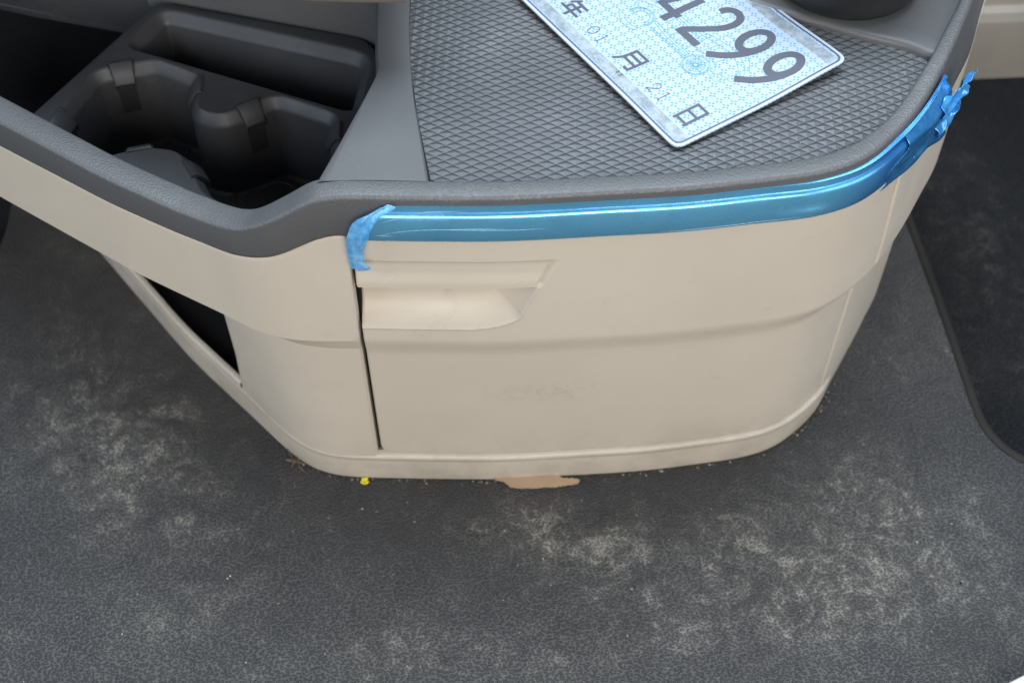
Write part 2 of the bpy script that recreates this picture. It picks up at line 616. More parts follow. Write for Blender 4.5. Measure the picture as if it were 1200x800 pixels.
# ------------------------------------------------------------------ plan curves of the console
M = Curve([(-.62, .893), (-.384, .736), (-.303, .683), (-.269, .661), (-.204, .624), (-.176, .608), (-.155, .601), (-.134, .599),
           (-.104, .599), (-.055, .598), (-.005, .598), (.056, .602), (.108, .606), (.150, .612), (.190, .619), (.216, .628),
           (.237, .642), (.262, .667), (.285, .700), (.307, .738), (.322, .765), (.341, .813), (.360, .86), (.385, .93), (.41, 1.02)], -.104, 15)
SEAM = M.x2s(.2605)
GAP = 0.0
sx = lambda x: M.x2s(x)

# rim height, rim offset and upper edge of the beige cladding along the curve
RZ = (np.array([sx(v) for v in (-.55, -.216, -.197, -.18, -.169, -.16, -.14, -.13, -.121, -.104, .25, .30, .36)]),
      np.array([.302, .303, .305, .309, .313, .3185, .333, .341, .3465, .349, .350, .3545, .361]))
BT = (np.array([sx(v) for v in (-.55, -.361, -.222, -.196, -.181, -.166, -.155, -.146, -.126, -.116, -.107, -.103, .35)]),
      np.array([.268, .2695, .274, .2765, .279, .283, .2875, .2925, .3055, .3095, .3105, .309, .309]))
RO = (np.array([sx(v) for v in (-.5, .19, .216, .244, .268, .286, .301, .32, .36)]),
      np.array([.0045, .0045, .0025, -.002, -.0045, -.0065, -.0075, -.0105, -.014]))
IW = (np.array([sx(v) for v in (-.5, -.16, -.12, -.05, .19, .27, .36)]),
      np.array([-.016, -.0145, -.0135, -.0105, -.0095, -.0165, -.0215]))
_ss = np.arange(M.lo, M.hi, 0.001)
_rz = smooth1(np.interp(_ss, *RZ), 13)
_bt = smooth1(np.interp(_ss, *BT), 11)
_ro = smooth1(np.interp(_ss, *RO), 25)
_iw = smooth1(np.interp(_ss, *IW), 25)
rim_z = lambda s: np.interp(s, _ss, _rz)
band_top = lambda s: np.interp(s, _ss, _bt)
rim_o = lambda s: np.interp(s, _ss, _ro)
rim_in = lambda s: np.interp(s, _ss, _iw)

Z_MAT = 0.3455


console = tag(empty('centre_console', (0.05, 0.75, 0)),
              'beige and grey plastic cab console with cup holders, ribbed top tray and front drawer', 'console')


def bp(mb, name, mat, parent=console, **kw):
    """build with world coordinates under the console"""
    o = mb.build(name, mat, parent, **kw)
    o.matrix_parent_inverse = Matrix.Translation(-Vector(console.location))
    return o


# ------------------------------------------------------------------ floor
GRV = [(.350, 1.30), (.360, 1.0), (.370, .886), (.379, .80), (.3865, .715), (.3905, .672), (.396, .655), (.406, .640), (.420, .629), (.45, .618), (.60, .59), (.95, .55)]
g = spline(GRV, 0.004)
LFT = [(-.95, .70), (-.52, .80), (-.475, .84), (-.468, .87), (-.469, .915), (-.474, 1.0), (-.48, 1.30)]
lf = spline(LFT, 0.006)
outline = [tuple(p) for p in g[::-1]] + [(-0.0, 1.30)] + [tuple(p) for p in lf[::-1]] + [(-.95, -1.2), (.95, -1.2)]
mb = MB()
mb.fill([(x, y, 0) for x, y in outline][::1])


def edge_wall(mb, q, r=0.004, depth=0.036, side=1):
    d = np.gradient(q, axis=0)
    d /= np.linalg.norm(d, axis=1)[:, None]
    n = np.stack([d[:, 1], -d[:, 0]], 1) * side
    prof = [(0, 0), (r * .5, -r * .14), (r * .86, -r * .5), (r, -r), (r, -depth)]
    A = np.stack([np.stack([q[:, 0] + n[:, 0] * o, q[:, 1] + n[:, 1] * o, np.full(len(q), z)], 1) for o, z in prof], 1)
    mb.grid(A)


edge_wall(mb, g, side=-1)
edge_wall(mb, lf, side=1)
floor = tag(mb.build('floor', MAT['floor'], angle=60), kind='structure')
nb_ = np.gradient(g, axis=0)
nb_ /= np.linalg.norm(nb_, axis=1)[:, None]
nb_ = np.stack([-nb_[:, 1], nb_[:, 0]], 1)
rows = [np.column_stack([g + nb_ * o_, np.full(len(g), z_)]) for o_, z_ in ((-.0042, -.001), (-.0036, .0010), (-.0018, .0020), (.0006, .0022), (.0028, .0014), (.0044, -.0010), (.0046, -.006))]
MB().grid(np.array(rows)).build('edge_lip', MAT['edge_lip'], floor)
low = MB().poly([(-2.2, -2.0, -.0362), (2.2, -2.0, -.0362), (2.2, 1.6, -.0362), (-2.2, 1.6, -.0362)]).build('footwell_floor', MAT['well'])
tag(low, kind='structure')

# far side sill behind the footwell
sill = MB()
A = []
for (y, z) in ((1.075, -.036), (1.083, .022), (1.0855, .03), (1.095, .034), (1.10, .04), (1.13, .60)):
    A.append([(x, y + .052 + (x - .5) * .06, z) for x in np.linspace(.30, 1.6, 8)])
sill.grid(np.array(A[3:]))
o = sill.build('wall', MAT['wall'])
tag(o, kind='structure')
o = MB().grid(np.array(A[:4])).build('skirting', MAT['wallbase'], o)

# ------------------------------------------------------------------ grey rim that frames the tray
S = np.arange(sx(-.58), sx(.40), 0.002)
rz, ro, ri, bt = rim_z(S), rim_o(S), rim_in(S), band_top(S)
right = sstep(sx(-.13), sx(-.09), S)
prof = []
deep = np.where(right > 0.5, 0.007, 0.055)
deep = 0.055 + (0.0072 - 0.055) * right
prof.append((ri - .0005, rz - deep))
prof.append((ri, rz - .0018))
prof.append((ri + .0006, rz - .0006))
prof.append((ri + .002, rz))
for a in (0, 22, 45, 67, 90):
    rr = .0032
    prof.append((ro - rr + rr * math.sin(R(a)), rz - rr + rr * math.cos(R(a))))
prof.append((ro * .45 + .0016, np.minimum(rz - .012, bt + .006)))
prof.append((ro * .3 + .0010, bt + .0012))
prof.append((ro * 0 - .004, bt - .002))
A = np.stack([M.P(S, o_, z_) for o_, z_ in prof], 1)
bp(MB().grid(A), 'tray_rim', MAT['grey'], angle=50)

# ------------------------------------------------------------------ beige cladding: common profile
def body_o(z, s=0.0):
    z = np.asarray(z, float)
    k = sstep(sx(.17), SEAM, s)
    up = (-0.0042 - .0075 * k) * (1 - sstep(.1790, .2030, z))
    dr = -0.0088 * (1 - .8 * k) * np.clip((.1835 - z) / .148, 0, 1)
    return up + dr


def top_round(s, z, r=.0035):
    d = np.clip(band_top(s) - z, 0, r)
    return -(r - np.sqrt(np.maximum(r * r - (r - d) ** 2, 0))) - sstep(SEAM - .12, SEAM, s) * .002 * sstep(.22, .30, z)


def edge_round(dist, r=.0022):
    d = np.clip(dist, 0, r)
    return -(r - np.sqrt(np.maximum(r * r - (r - d) ** 2, 0)))


# drawer front with moulded handle
s0, s1 = GAP + .0011, SEAM - .0014
sa = np.unique(np.round(np.concatenate([s0 + np.array([0, .0002, .0006, .0011, .0016, .0022]), np.arange(s0 + .003, sx(.045), .0009),
                                        np.arange(sx(.045), s1 - .003, .0035), s1 - np.array([.0022, .0016, .001, .0005, .0002, 0])]), 5))
zt, zb = .3092, .0385
za = np.unique(np.round(np.concatenate([zb + np.array([0, .0002, .0006, .0012, .0018, .0025]), np.arange(zb + .004, .18, .006),
                                        np.arange(.180, .204, .0012), np.arange(.204, .291, .0009), np.arange(.2915, .304, .0025),
                                        zt - np.array([.0045, .0035, .0027, .0019, .0012, .0006, .0002, 0])]), 5))
SS, ZZ = np.meshgrid(sa, za, indexing='ij')
O = body_o(ZZ, SS) + top_round(SS, ZZ) + edge_round(SS - s0) + edge_round(s1 - SS) + edge_round(ZZ - zb)
X = SS - GAP        # distance from gap
# handle: bar between z .257 and .2825, right end slanting
zbar_t, zbar_b = .2826, .2573
xr = .1315 - (zbar_t - ZZ) * .42          # right end of the bar, slanting inwards going down
barmask = (ZZ < zbar_t) & (ZZ > zbar_b)
# shallow crease over the bar and round its right end
crest = np.exp(-((ZZ - zbar_t) / .0011) ** 2) * (X < xr)
O -= .0012 * crest
below_top = sstep(zbar_t + .0006, zbar_t - .0026, ZZ)
inside = sstep(.0012, -.0012, X - xr)
O -= .0016 * np.where(ZZ < zbar_t + .001, below_top, 0) * inside * (ZZ > zbar_b) * (1 - sstep(zbar_b + .016, zbar_b + .004, ZZ))
O -= .0022 * np.exp(-((X - xr) / .0016) ** 2) * sstep(zbar_b, zbar_b + .005, ZZ) * ((ZZ < zbar_t) & (ZZ > zbar_b))
# finger scoop
zlow = .2150
xe = np.where(ZZ > .232, .1315 - (zbar_t - ZZ) * .42, np.nan)
x232 = .1315 - (zbar_t - .232) * .42
tt = np.clip((ZZ - zlow) / (.232 - zlow), 0, 1)
xcorner = x232 - .040 * (1 - np.sqrt(np.clip(1 - (1 - tt) ** 2, 0, 1)))
xe = np.where(ZZ > .232, .1315 - (zbar_t - ZZ) * .42, xcorner)
# distance to the outline of the scoop: straight lower lip, elliptic corner, slanting right end
th = np.linspace(0, math.pi / 2, 16)
pl = [(-.03, zlow)] + [(x232 - .040 + .040 * math.sin(a_), .232 - (.232 - zlow) * math.cos(a_)) for a_ in th] + [(.1315 - (zbar_t - .275) * .42, .275)]
dist = np.full(ZZ.shape, 9.0)
for (xa, za_), (xb, zb_) in zip(pl[:-1], pl[1:]):
    ux, uz = xb - xa, zb_ - za_
    tt_ = np.clip(((X - xa) * ux + (ZZ - za_) * uz) / (ux * ux + uz * uz), 0, 1)
    dist = np.minimum(dist, np.hypot(X - xa - tt_ * ux, ZZ - za_ - tt_ * uz))
xe = np.where(ZZ > .232, .1315 - (zbar_t - ZZ) * .42, x232 - .040 + .040 * np.sqrt(np.clip(1 - ((.232 - ZZ) / (.232 - zlow)) ** 2, 0, 1)))
inside = (X < xe) & (ZZ > zlow) & (ZZ < zbar_b)
tt = np.clip(dist / .021, 0, 1)
O -= np.where(inside, .0165 * (1 - (1 - tt) ** 2), 0)
# narrow raised lip along the scoop
O += np.where(ZZ < zbar_b, .0006 * np.exp(-(dist / .0013) ** 2), 0)
cr_ = .0085
cc_ = np.clip(ZZ - zb, 0, cr_)
SS = SS + (cr_ - np.sqrt(cr_ ** 2 - (cr_ - cc_) ** 2)) * np.clip(1 - (SS - s0) / .03, 0, 1)
A = M.P(SS, O, ZZ)
n, m, _ = A.shape
vid = np.arange(n * m).reshape(n, m)
qf = np.stack([vid[:-1, :-1], vid[1:, :-1], vid[1:, 1:], vid[:-1, 1:]], -1)
Sc = (SS[:-1, :-1] + SS[1:, 1:]) / 2 - GAP
Zc = (ZZ[:-1, :-1] + ZZ[1:, 1:]) / 2
zi_b = np.searchsorted(za, zbar_b)            # first row inside the bar
hm = np.zeros(qf.shape[:2], bool)
hm[:, zi_b:np.searchsorted(za, zbar_t)] = True
hm &= Sc < (.1315 - (zbar_t - Zc) * .42)
V = A.reshape(-1, 3)


def sub_mesh(V, F):
    F = F.reshape(-1, 4)
    used, inv = np.unique(F, return_inverse=True)
    return V[used], inv.reshape(-1, 4)


mb = MB()
v_, f_ = sub_mesh(V, qf[~hm])
mb.v, mb.f = [tuple(p) for p in v_], [tuple(p) for p in f_]
# returns into the gap at the left, right, bottom and top edges
ret = MB()
for idx, dep in ((0, .012), (-1, .0032)):
    a = A[idx]
    b = M.P(SS[idx], O[idx] - dep, ZZ[idx])
    mb.grid(np.stack([a, b], 0) if idx == -1 else np.stack([b, a], 0))
a = A[:, 0]
b = M.P(SS[:, 0], O[:, 0] - .008, ZZ[:, 0])
mb.grid(np.stack([a, b], 0))
drawer = bp(mb, 'drawer', MAT['beige'], angle=40)
v_, f_ = sub_mesh(V, qf[hm])
mb = MB()
mb.v, mb.f = [tuple(p) for p in v_], [tuple(p) for p in f_]
# underside of the bar
xs = sa[sa < .1315 - (zbar_t - zbar_b) * .42 + GAP]
a = M.P(xs, body_o(zbar_b) + edge_round(xs - s0) - .0012, za[zi_b])
b = M.P(xs, -.026, za[zi_b])
mb.grid(np.stack([b, a], 0))
hb = mb.build('handle', MAT['beige'], drawer, angle=40)

# dark channel seen in the drawer gap, tan channel behind the seam
mb = MB()
zz = np.linspace(.0385, .304, 30)
mb.grid(np.stack([M.P(np.full(30, s_), body_o(zz) - .011, zz) for s_ in (-.010, -.004, -.001, .0009)], 0))
bp(mb, 'drawer_gap', MAT['gap'])
zz = np.linspace(.030, .0392, 6)
mb = MB().grid(np.stack([M.P(np.full(6, s_), body_o(zz) - .0030, zz) for s_ in (-.004, .002, .008, .014)], 0))
bp(mb, 'corner_fillet', MAT['beige'])
zz = np.linspace(.032, .304, 30)
mb = MB()
mb.grid(np.stack([M.P(np.full(30, SEAM + d_), body_o(zz, SEAM) - .0030, zz) for d_ in (-.006, 0., .006)], 0))
bp(mb, 'seam_channel', plastic('warm_lit_seam', (0.50, 0.36, 0.22), 0.6, 900, 0.1))  # warm light inside the seam put into a tan colour

# right end of the cladding
s0r = SEAM + .0014
sr = np.unique(np.concatenate([s0r + np.array([0, .0003, .0008, .0015, .0022]), np.arange(s0r + .004, sx(.40), .004)]))
zr_ = np.unique(np.round(np.concatenate([np.arange(.0385, .18, .006), np.arange(.182, .204, .0015), np.arange(.207, .304, .006),
                                         .309 - np.array([.0045, .0035, .0027, .0019, .0012, .0006, .0002, 0])]), 5))
S2, Z2 = np.meshgrid(sr, zr_, indexing='ij')
O2 = body_o(Z2, S2) + top_round(S2, Z2) + edge_round(S2 - s0r)
A = M.P(S2, O2, Z2)
mb = MB().grid(np.transpose(A, (1, 0, 2))[::-1])
bp(mb, 'end_panel', MAT['beige'], angle=40)

# left cladding: band under the rim that runs on to the dashboard
s1l = GAP - .0012
sl = np.unique(np.concatenate([np.arange(sx(-.60), s1l - .004, .003), s1l - np.array([.0030, .0022, .0015, .0008, .0003, 0])]))
tl = np.concatenate([np.linspace(0, .85, 14), 1 - np.array([.10, .07, .045, .03, .018, .008, .002, 0])])
S3, T3 = np.meshgrid(sl, np.unique(tl), indexing='ij')
Z3 = .2005 + (band_top(S3) + .0006 - .2005) * T3
d3 = band_top(S3) + .0006 - Z3
rr = .0045
d3c = np.clip(d3, 0, rr)
O3 = -(rr - np.sqrt(np.maximum(rr * rr - (rr - d3c) ** 2, 0))) * .9 + edge_round(s1l - S3) + 0.0006
A = M.P(S3, O3, Z3)
mb = MB().grid(A)
mb.grid(np.stack([A[-1], M.P(S3[-1], O3[-1] - .014, Z3[-1])], 0))
# inner edge of the band bottom for the soffit
low_o = -.008

# lower left cladding, following its own footprint
F = Curve([(-.60, 1.12), (-.45, .945), (-.375, .854), (-.31, .775), (-.275, .733), (-.248, .705), (-.211, .668), (-.184, .640), (-.165, .624), (-.146, .6155),
           (-.125, .6125), (-.104, .6122), (-.06, .6115)], -.104, 31)
fl = np.concatenate([np.arange(F.lo + .01, -.004 + s1l, .003), s1l - np.array([.0030, .0022, .0015, .0008, .0003, 0])])
topo = lambda s: .0088 + .0022 * sstep(-.05, -.13, s)
# soffit between the band and the wall below
fine_ = s1l - np.array([.0030, .0022, .0015, .0008, .0003, 0])
bs = np.concatenate([np.linspace(sx(-.60), s1l - .004, 120), fine_])
fs = np.concatenate([np.linspace(F.lo + .01, s1l - .004, 120), fine_])
a = M.P(bs, .0006 + edge_round(s1l - bs), .2005)
kk = np.linspace(0, 1, 6)
b = F.P(fs, topo(fs) + edge_round(s1l - fs), .1855)
# pair by straight distance near the gap
soff = np.stack([a * (1 - t) + b * t for t in kk], 1)
mb.grid(soff[:, ::-1])
mb.grid(np.stack([soff[-1], soff[-1] + np.array([0, .014, 0])], 0))
bp(mb, 'side_band', MAT['beige'], angle=38)

Z0, ZS = .034, .0475


def lw(s, z):
    """lower left wall"""
    return F.P(s, topo(s) * (z - 0.0) / .1855 + edge_round(s1l - s), z)


def open_edge(z):
    return np.interp(z, [ZS - .006, .10, .1855], [s_open_b, s_open_b + .010, s_open_t])


s_open_b = float(F.s[np.argmin(np.hypot(F.q[:, 0] + .219, F.q[:, 1] - .676))])
s_open_t = float(F.s[np.argmin(np.hypot(F.q[:, 0] + .2115, F.q[:, 1] - .668))]) + .006
mb = MB()
zz = np.concatenate([np.linspace(Z0, ZS - .008, 3), np.linspace(ZS - .006, .1855, 18)])
uu = np.concatenate([np.linspace(0, .02, 3), np.linspace(.04, 1, 60)])
rows = []
for z in zz:
    e = open_edge(z)
    s_ = e + (s1l - e) * uu
    dist = (s_ - e)
    rr_ = .004
    dd = np.clip(dist, 0, rr_)
    ed = -(rr_ - np.sqrt(np.maximum(rr_ ** 2 - (rr_ - dd) ** 2, 0))) if z > ZS - .007 else 0
    P_ = lw(s_, np.full_like(s_, z))
    nx = F.P(s_, 1, z) - F.P(s_, 0, z)
    P_[:, :2] += nx[:, :2] * np.reshape(ed, (-1, 1))
    rows.append(P_)
rows = np.array(rows)
mb.grid(np.transpose(rows, (1, 0, 2)))
# return along the opening edge and the drawer gap
e = rows[:, 0]
ein = e.copy()
for i, z in enumerate(zz):
    nn = F.P(open_edge(z), 1, z) - F.P(open_edge(z), 0, z)
    ein[i, :2] -= nn[:2] * .012
mb.grid(np.stack([ein, e], 0))
mb.grid(np.stack([rows[:, -1], rows[:, -1] + np.array([.0, .014, 0])], 0))
# strut under the opening: face, rounded top and ledge
ss = np.append(np.arange(F.lo + .01, s_open_b - .001, .004), s_open_b + .001)
prof = [(0, Z0), (0, ZS - .008), (0, ZS - .0030), (-.0005, ZS - .0014), (-.0014, ZS - .0004), (-.0026, ZS), (-.0052, ZS - .0004), (-.0056, ZS - .010)]
rows = []
for o_, z in prof:
    P_ = lw(ss, np.full_like(ss, z))
    nn = F.P(ss, 1, 0) - F.P(ss, 0, 0)
    P_[:, :2] += nn[:, :2] * o_
    rows.append(P_)
mb.grid(np.array(rows)[::-1])
side = bp(mb, 'side_panel', MAT['beige'], angle=38)
# black pocket behind the opening
mb = MB()
fs2 = np.linspace(F.lo + .01, s_open_t + .03, 40)
mb.grid(np.stack([F.P(fs2, -.050, .02), F.P(fs2, -.050, .186)], 0))
mb.grid(np.stack([F.P(fs2, -.004, .032), F.P(fs2, -.050, .032)], 0))
pk = mb.build('storage_pocket', MAT['dark'], side)

# kick skirt round the foot
KQ = [tuple(p) for p in F.q[(F.s < -.012)][::12]] + [tuple(M.P(s_, -.0128 - .0035 * float(sstep(SEAM, SEAM + .05, s_)), 0)[:2]) for s_ in np.arange(.03, sx(.40), .012)]
K = Curve(KQ, -.104, 31)
ks = np.arange(K.lo, K.hi, .003)
lf_ = sstep(-.12, -.02, ks)
ks_ = K.x2s(.2555)
rf_ = 1 - .9 * sstep(ks_ - .02, ks_ + .03, ks)     # ledge fades to a faint line on the left
prof = [(-.006, .0375), (.0004, .0370), (.0017, .0360), (.0023, .0340), (.0018, .0318), (.0008, .0305), (.0008, .0270), (0.0004, .012), (-.001, .0006)]
A = np.stack([K.P(ks, (o_ * rf_ if o_ > 0 else o_) * lf_ + (1 - lf_) * (topo(-.2) * z_ / .1855 + .0004 if o_ > -.002 else o_), z_) for o_, z_ in prof], 1)
bp(MB().grid(A[:, ::-1]), 'kick_skirt', MAT['beige'], angle=50)

# ------------------------------------------------------------------ trim strip under its film
rows = []
st_hi = sx(.2865)
so = lambda s: rim_o(s) + np.interp(s, [sx(.15), sx(.24), sx(.28)], [.0, .0022, .0045])
prof = [(-.004, .3118, .0028), (.0005, .3122, .0030), (.0012, .3132, .0035), (.0019, .3150, .0050), (.0029, .3210, .0090), (.0029, .3265, .0125), (.0022, .3315, .0150),
        (.0014, .3342, .0165), (.0006, .3356, .0185), (-.0006, .3364, .0195), (-.0016, .3368, .0205), (-.0019, .3395, .0245), (-.0020, .3418, .0290), (-.0045, .3424, .0300)]
u = np.linspace(0, 1, 300)
for o_, z_, st in prof:
    s_ = st + (st_hi - st) * u
    endr = -.003 * np.exp(-(s_ - st) / .0022)
    z2 = z_ + (rim_z(s_) - .349) + sstep(sx(.22), sx(.28), s_) * .002
    rows.append(M.P(s_, so(s_) + o_ + endr + .0022, z2))
A = np.array(rows)
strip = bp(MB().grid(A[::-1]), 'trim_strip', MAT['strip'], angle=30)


def crumple(name, P, mat, parent, amp, depth_amt=.0002, seed=1, sub=1, soft=2):
    """thin crumpled sheet from a coarse (n, m, 3) control net, densified and jittered"""
    r_ = np.random.default_rng(seed)
    P = np.array(P, float)
    for _ in range(sub):
        n, m, _k = P.shape
        Q = np.zeros((2 * n - 1, 2 * m - 1, 3))
        Q[::2, ::2] = P
        Q[1::2, ::2] = (P[1:] + P[:-1]) / 2
        Q[::2, 1::2] = (P[:, 1:] + P[:, :-1]) / 2
        Q[1::2, 1::2] = (P[1:, 1:] + P[:-1, 1:] + P[1:, :-1] + P[:-1, :-1]) / 4
        Q += r_.normal(0, amp, Q.shape)
        amp *= .55
        P = Q
    mb = MB().grid(P)
    o = mb.build(name, mat, parent, smooth=True, angle=180)
    sd = o.modifiers.new('soft', 'SUBSURF')
    sd.levels = sd.render_levels = soft
    md = o.modifiers.new('thickness', 'SOLIDIFY')
    md.thickness = depth_amt
    return o


def mp(s, o, z):
    return M.P(s, o + .001, z)


# loose tail of film at the left end
net = []
for (sA, sB, z, oA, oB) in ((.0250, .0335, .3438, .006, .007), (.0140, .0245, .338, .008, .010), (.0055, .0190, .330, .009, .0125), (.0012, .0150, .320, .009, .013),
                            (-.0005, .0120, .310, .008, .012), (.0000, .0100, .300, .0075, .011), (.0002, .0090, .292, .006, .0095), (.0010, .0125, .2875, .006, .010), (.0030, .0145, .2850, .006, .009)):
    net.append([mp(sA + (sB - sA) * t, oA + (oB - oA) * t + (.0012 * math.sin(k * 1.3 + sA * 90)), z + .0006 * k) for k, t in enumerate((0, .25, .5, .75, 1))])
crumple('film_tail', net, MAT['film'], strip, .00060, seed=4, sub=1)
# film come loose over the right end of the strip
net = []
sA, sB = sx(.232), sx(.2845)
NS = 60
for i in range(NS):
    wv = i / (NS - 1)
    row = []
    for k, t in enumerate(np.linspace(0, 1, 17)):
        st_ = .030 * t ** 1.5 + .004 * math.sin(11 * t)
        s_ = sA + st_ + (sB - sA - st_) * wv
        zb_ = .3125 - .010 * sstep(.55, .95, wv)
        z = zb_ + (.3425 + .003 * wv - zb_) * t + (float(rim_z(s_)) - .349)
        amp = .0022 * sstep(.05, .6, wv)
        fold = math.sin(9.5 * t + 2.5 * wv) + .6 * math.sin(19 * t - 4.2 * wv + 1) + .4 * math.sin(31 * t + 7 * wv)
        tuck = -.0062 * sstep(.80, 1.0, t)
        oo = float(so(s_)) + .0050 + amp * (fold * .5 + .8) * (1 - .6 * sstep(.8, 1, t)) + tuck + .003 * sstep(.6, 1, wv) * (1 - t)
        row.append(M.P(s_, oo, z))
    net.append(row)
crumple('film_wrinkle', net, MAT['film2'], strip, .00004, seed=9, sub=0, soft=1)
# the pinched, flared end of the film
net = []
sE = sx(.2800)
for i, (a_, z_, wd, oo) in enumerate(((-.012, .3300, .0150, .008), (-.004, .3315, .0135, .009), (.003, .3350, .0090, .010), (.0085, .3380, .0075, .011), (.0135, .3395, .0100, .012), (.0185, .3400, .0130, .012), (.0235, .3395, .0140, .011))):
    row = []
    for k, t in enumerate(np.linspace(-1, 1, 7)):
        p = M.P(sE + a_ + .0015 * math.sin(k * 1.9) * (i == 6), float(so(sE)) + oo + .0030 * math.sin(k * 1.75 + i * .7), z_ + wd * t)
        row.append(p)
    net.append(row)
crumple('film_bunch', net, MAT['film3'], strip, .00120, seed=12, sub=1)


# long pale creases in the film on the left part of the strip
def crease(pts, wdt):
    q = spline(pts, n=40)
    a, b = [], []
    for i, (s_, z_) in enumerate(q):
        t = i / 39
        ww = wdt * (math.sin(math.pi * t) ** .6 + .05) * (.6 + .4 * math.sin(i * 1.7) ** 2)
        oo = float(np.interp(z_, [r_[1] for r_ in prof], [r_[0] for r_ in prof])) + float(so(s_)) + .00245
        a.append(M.P(s_, oo, z_ - ww))
        b.append(M.P(s_, oo, z_ + ww))
    return np.array([a, b])


MB().grid(crease([(.018, .319), (.032, .3235), (.052, .3262), (.085, .3262), (.105, .3258), (.125, .3262)], .00026)).build('film_crease', MAT['crease'], strip)
MB().grid(crease([(.060, .3265), (.08, .3272), (.10, .3268)], .00018)).build('film_crease', MAT['crease'], strip)
MB().grid(crease([(.022, .3310), (.035, .3345), (.050, .3372), (.075, .3385)], .00022)).build('film_crease', MAT['crease'], strip)
MB().grid(crease([(.046, .3330), (.054, .3368)], .00016)).build('film_crease', MAT['crease'], strip)
MB().grid(crease([(.020, .3200), (.030, .3198)], .00020)).build('film_crease', MAT['crease'], strip)
MB().grid(crease([(.195, .3160), (.215, .3164), (.25, .3168), (.285, .3175)], .00020)).build('film_crease', MAT['crease'], strip)

# ------------------------------------------------------------------ tread mat in the tray
mat_in = [(-.050, .6115)] + [tuple(M.P(s_, float(rim_in(s_)) + .0025, 0)[:2]) for s_ in np.arange(sx(-.044), sx(.2865), .010)]
mat_in += [(.2760, .7245), (.262, .745), (.20, .80), (.10, .87), (.0, .90), (-.070, .90), (-.0698, .80), (-.0690, .75), (-.0668, .715), (-.0600, .665)]
mat_poly = ccw(mat_in)
W, Hh = .01165, .00675
rot = R(-2.5)
cr, sr_ = math.cos(rot), math.sin(rot)
tiles = MB()
k = 0
cx, cy = .09, .72
for i in range(-34, 35):
    for j in range(-60, 61):
        if (i + j) % 2:
            continue
        x, y = i * W / 2, j * Hh / 2
        X0, Y0 = cx + x * cr - y * sr_, cy + x * sr_ + y * cr
        if not (-.085 < X0 < .30 and .60 < Y0 < .89):
            continue

        def tp(dx, dy, z):
            a_, b_ = x + dx, y + dy
            return (cx + a_ * cr - b_ * sr_, cy + a_ * sr_ + b_ * cr, z)
        g_ = .00034
        # rhombus: far corner T, near corner B; grooves lie under the two far edges
        hz = Z_MAT
        T = tp(0, Hh / 2 - g_ * 1.7, hz + .0006)
        L_ = tp(-W / 2 + g_ * .4, -g_ * .35, hz + .0006)
        Rr = tp(W * .33 - g_ * .6, Hh * .17 - g_ * 1.3, hz + .0006)
        B_ = tp(0, -Hh / 2, hz + .0006)
        C_ = tp(0, .0002, hz + .00145)
        Tg = tp(0, Hh / 2, hz - .0006)
        Lg = tp(-W / 2, 0, hz + .0001)
        Rg = tp(W * .33, Hh * .17, hz - .0006)
        Rq = tp(W / 2, 0, hz + .0006)
        q0 = len(tiles.v)
        tiles.v += [T, L_, Rr, B_, C_, Tg, Lg, Rg, Rq]
        for f in ((0, 1, 4), (1, 3, 4), (3, 2, 4), (2, 0, 4), (3, 8, 2), (0, 5, 6, 1), (2, 7, 5, 0), (2, 8, 7)):
            tiles.f.append(tuple(q0 + a_ for a_ in f))
me = bpy.data.meshes.new('tread')
me.from_pydata(tiles.v, [], tiles.f)
bm = bmesh.new()
bm.from_mesh(me)
N = len(mat_poly)
hull = mat_poly
for i in range(N):
    a_, b_ = hull[i], hull[(i + 1) % N]
    d_ = b_ - a_
    if np.linalg.norm(d_) < 1e-6:
        continue
    nn = Vector((d_[1], -d_[0], 0)).normalized()
    pv = hull[i - 1]
    d0 = a_ - pv
    if d0[0] * d_[1] - d0[1] * d_[0] < -1e-9 and i not in ():
        pass
    bmesh.ops.bisect_plane(bm, geom=list(bm.verts) + list(bm.edges) + list(bm.faces), plane_co=Vector((a_[0], a_[1], 0)), plane_no=nn, clear_outer=True, dist=1e-7)
bm.to_mesh(me)
bm.free()
base = MB().fill(z3(mat_poly, Z_MAT - .0011))
tm = bp(base, 'tray_mat', MAT['groove_shade'])
me.materials.append(MAT['rubbermat'])
me.name = 'tread_pattern'
tr = bpy.data.objects.new('tread_pattern', me)
tr['kind'] = 'stuff'
col.objects.link(tr)
tr.parent = tm

# ------------------------------------------------------------------ divider between the cups and the mat
ZD = .3485
mb = MB()
Lx = [(-.0935, .92), (-.0930, .80), (-.0925, .778), (-.0905, .735), (-.0890, .707), (-.0935, .690), (-.1045, .655), (-.1200, .6085)]
Rx = [(-.0700, .92), (-.0700, .80), (-.0695, .778), (-.0685, .745), (-.0665, .718), (-.0625, .682), (-.0580, .655), (-.0500, .6075)]
Lc, Rc = spline(Lx, n=60), spline(Rx, n=60)
rows = []
for t, dz in ((-.02, -.0075), (0, -.003), (.015, -.0012), (.05, -.0002), (.10, -.0000), (.34, .0010), (.62, .0010), (.90, .0006), (.965, .0004), (.985, -.0006), (1.0, -.006)):
    tt_ = min(max(t, 0), 1)
    p = Lc * (1 - tt_) + Rc * tt_
    if t < 0:
        p = p + np.array([-.0012, 0])
    rows.append(np.column_stack([p, np.full(60, ZD + dz)]))
rows.insert(0, np.column_stack([Lc + np.array([-.006, 0]), np.full(60, .235)]))
mb.grid(np.transpose(np.array(rows), (1, 0, 2)))
bp(mb, 'tray_divider', MAT['grey_smooth'], angle=32)

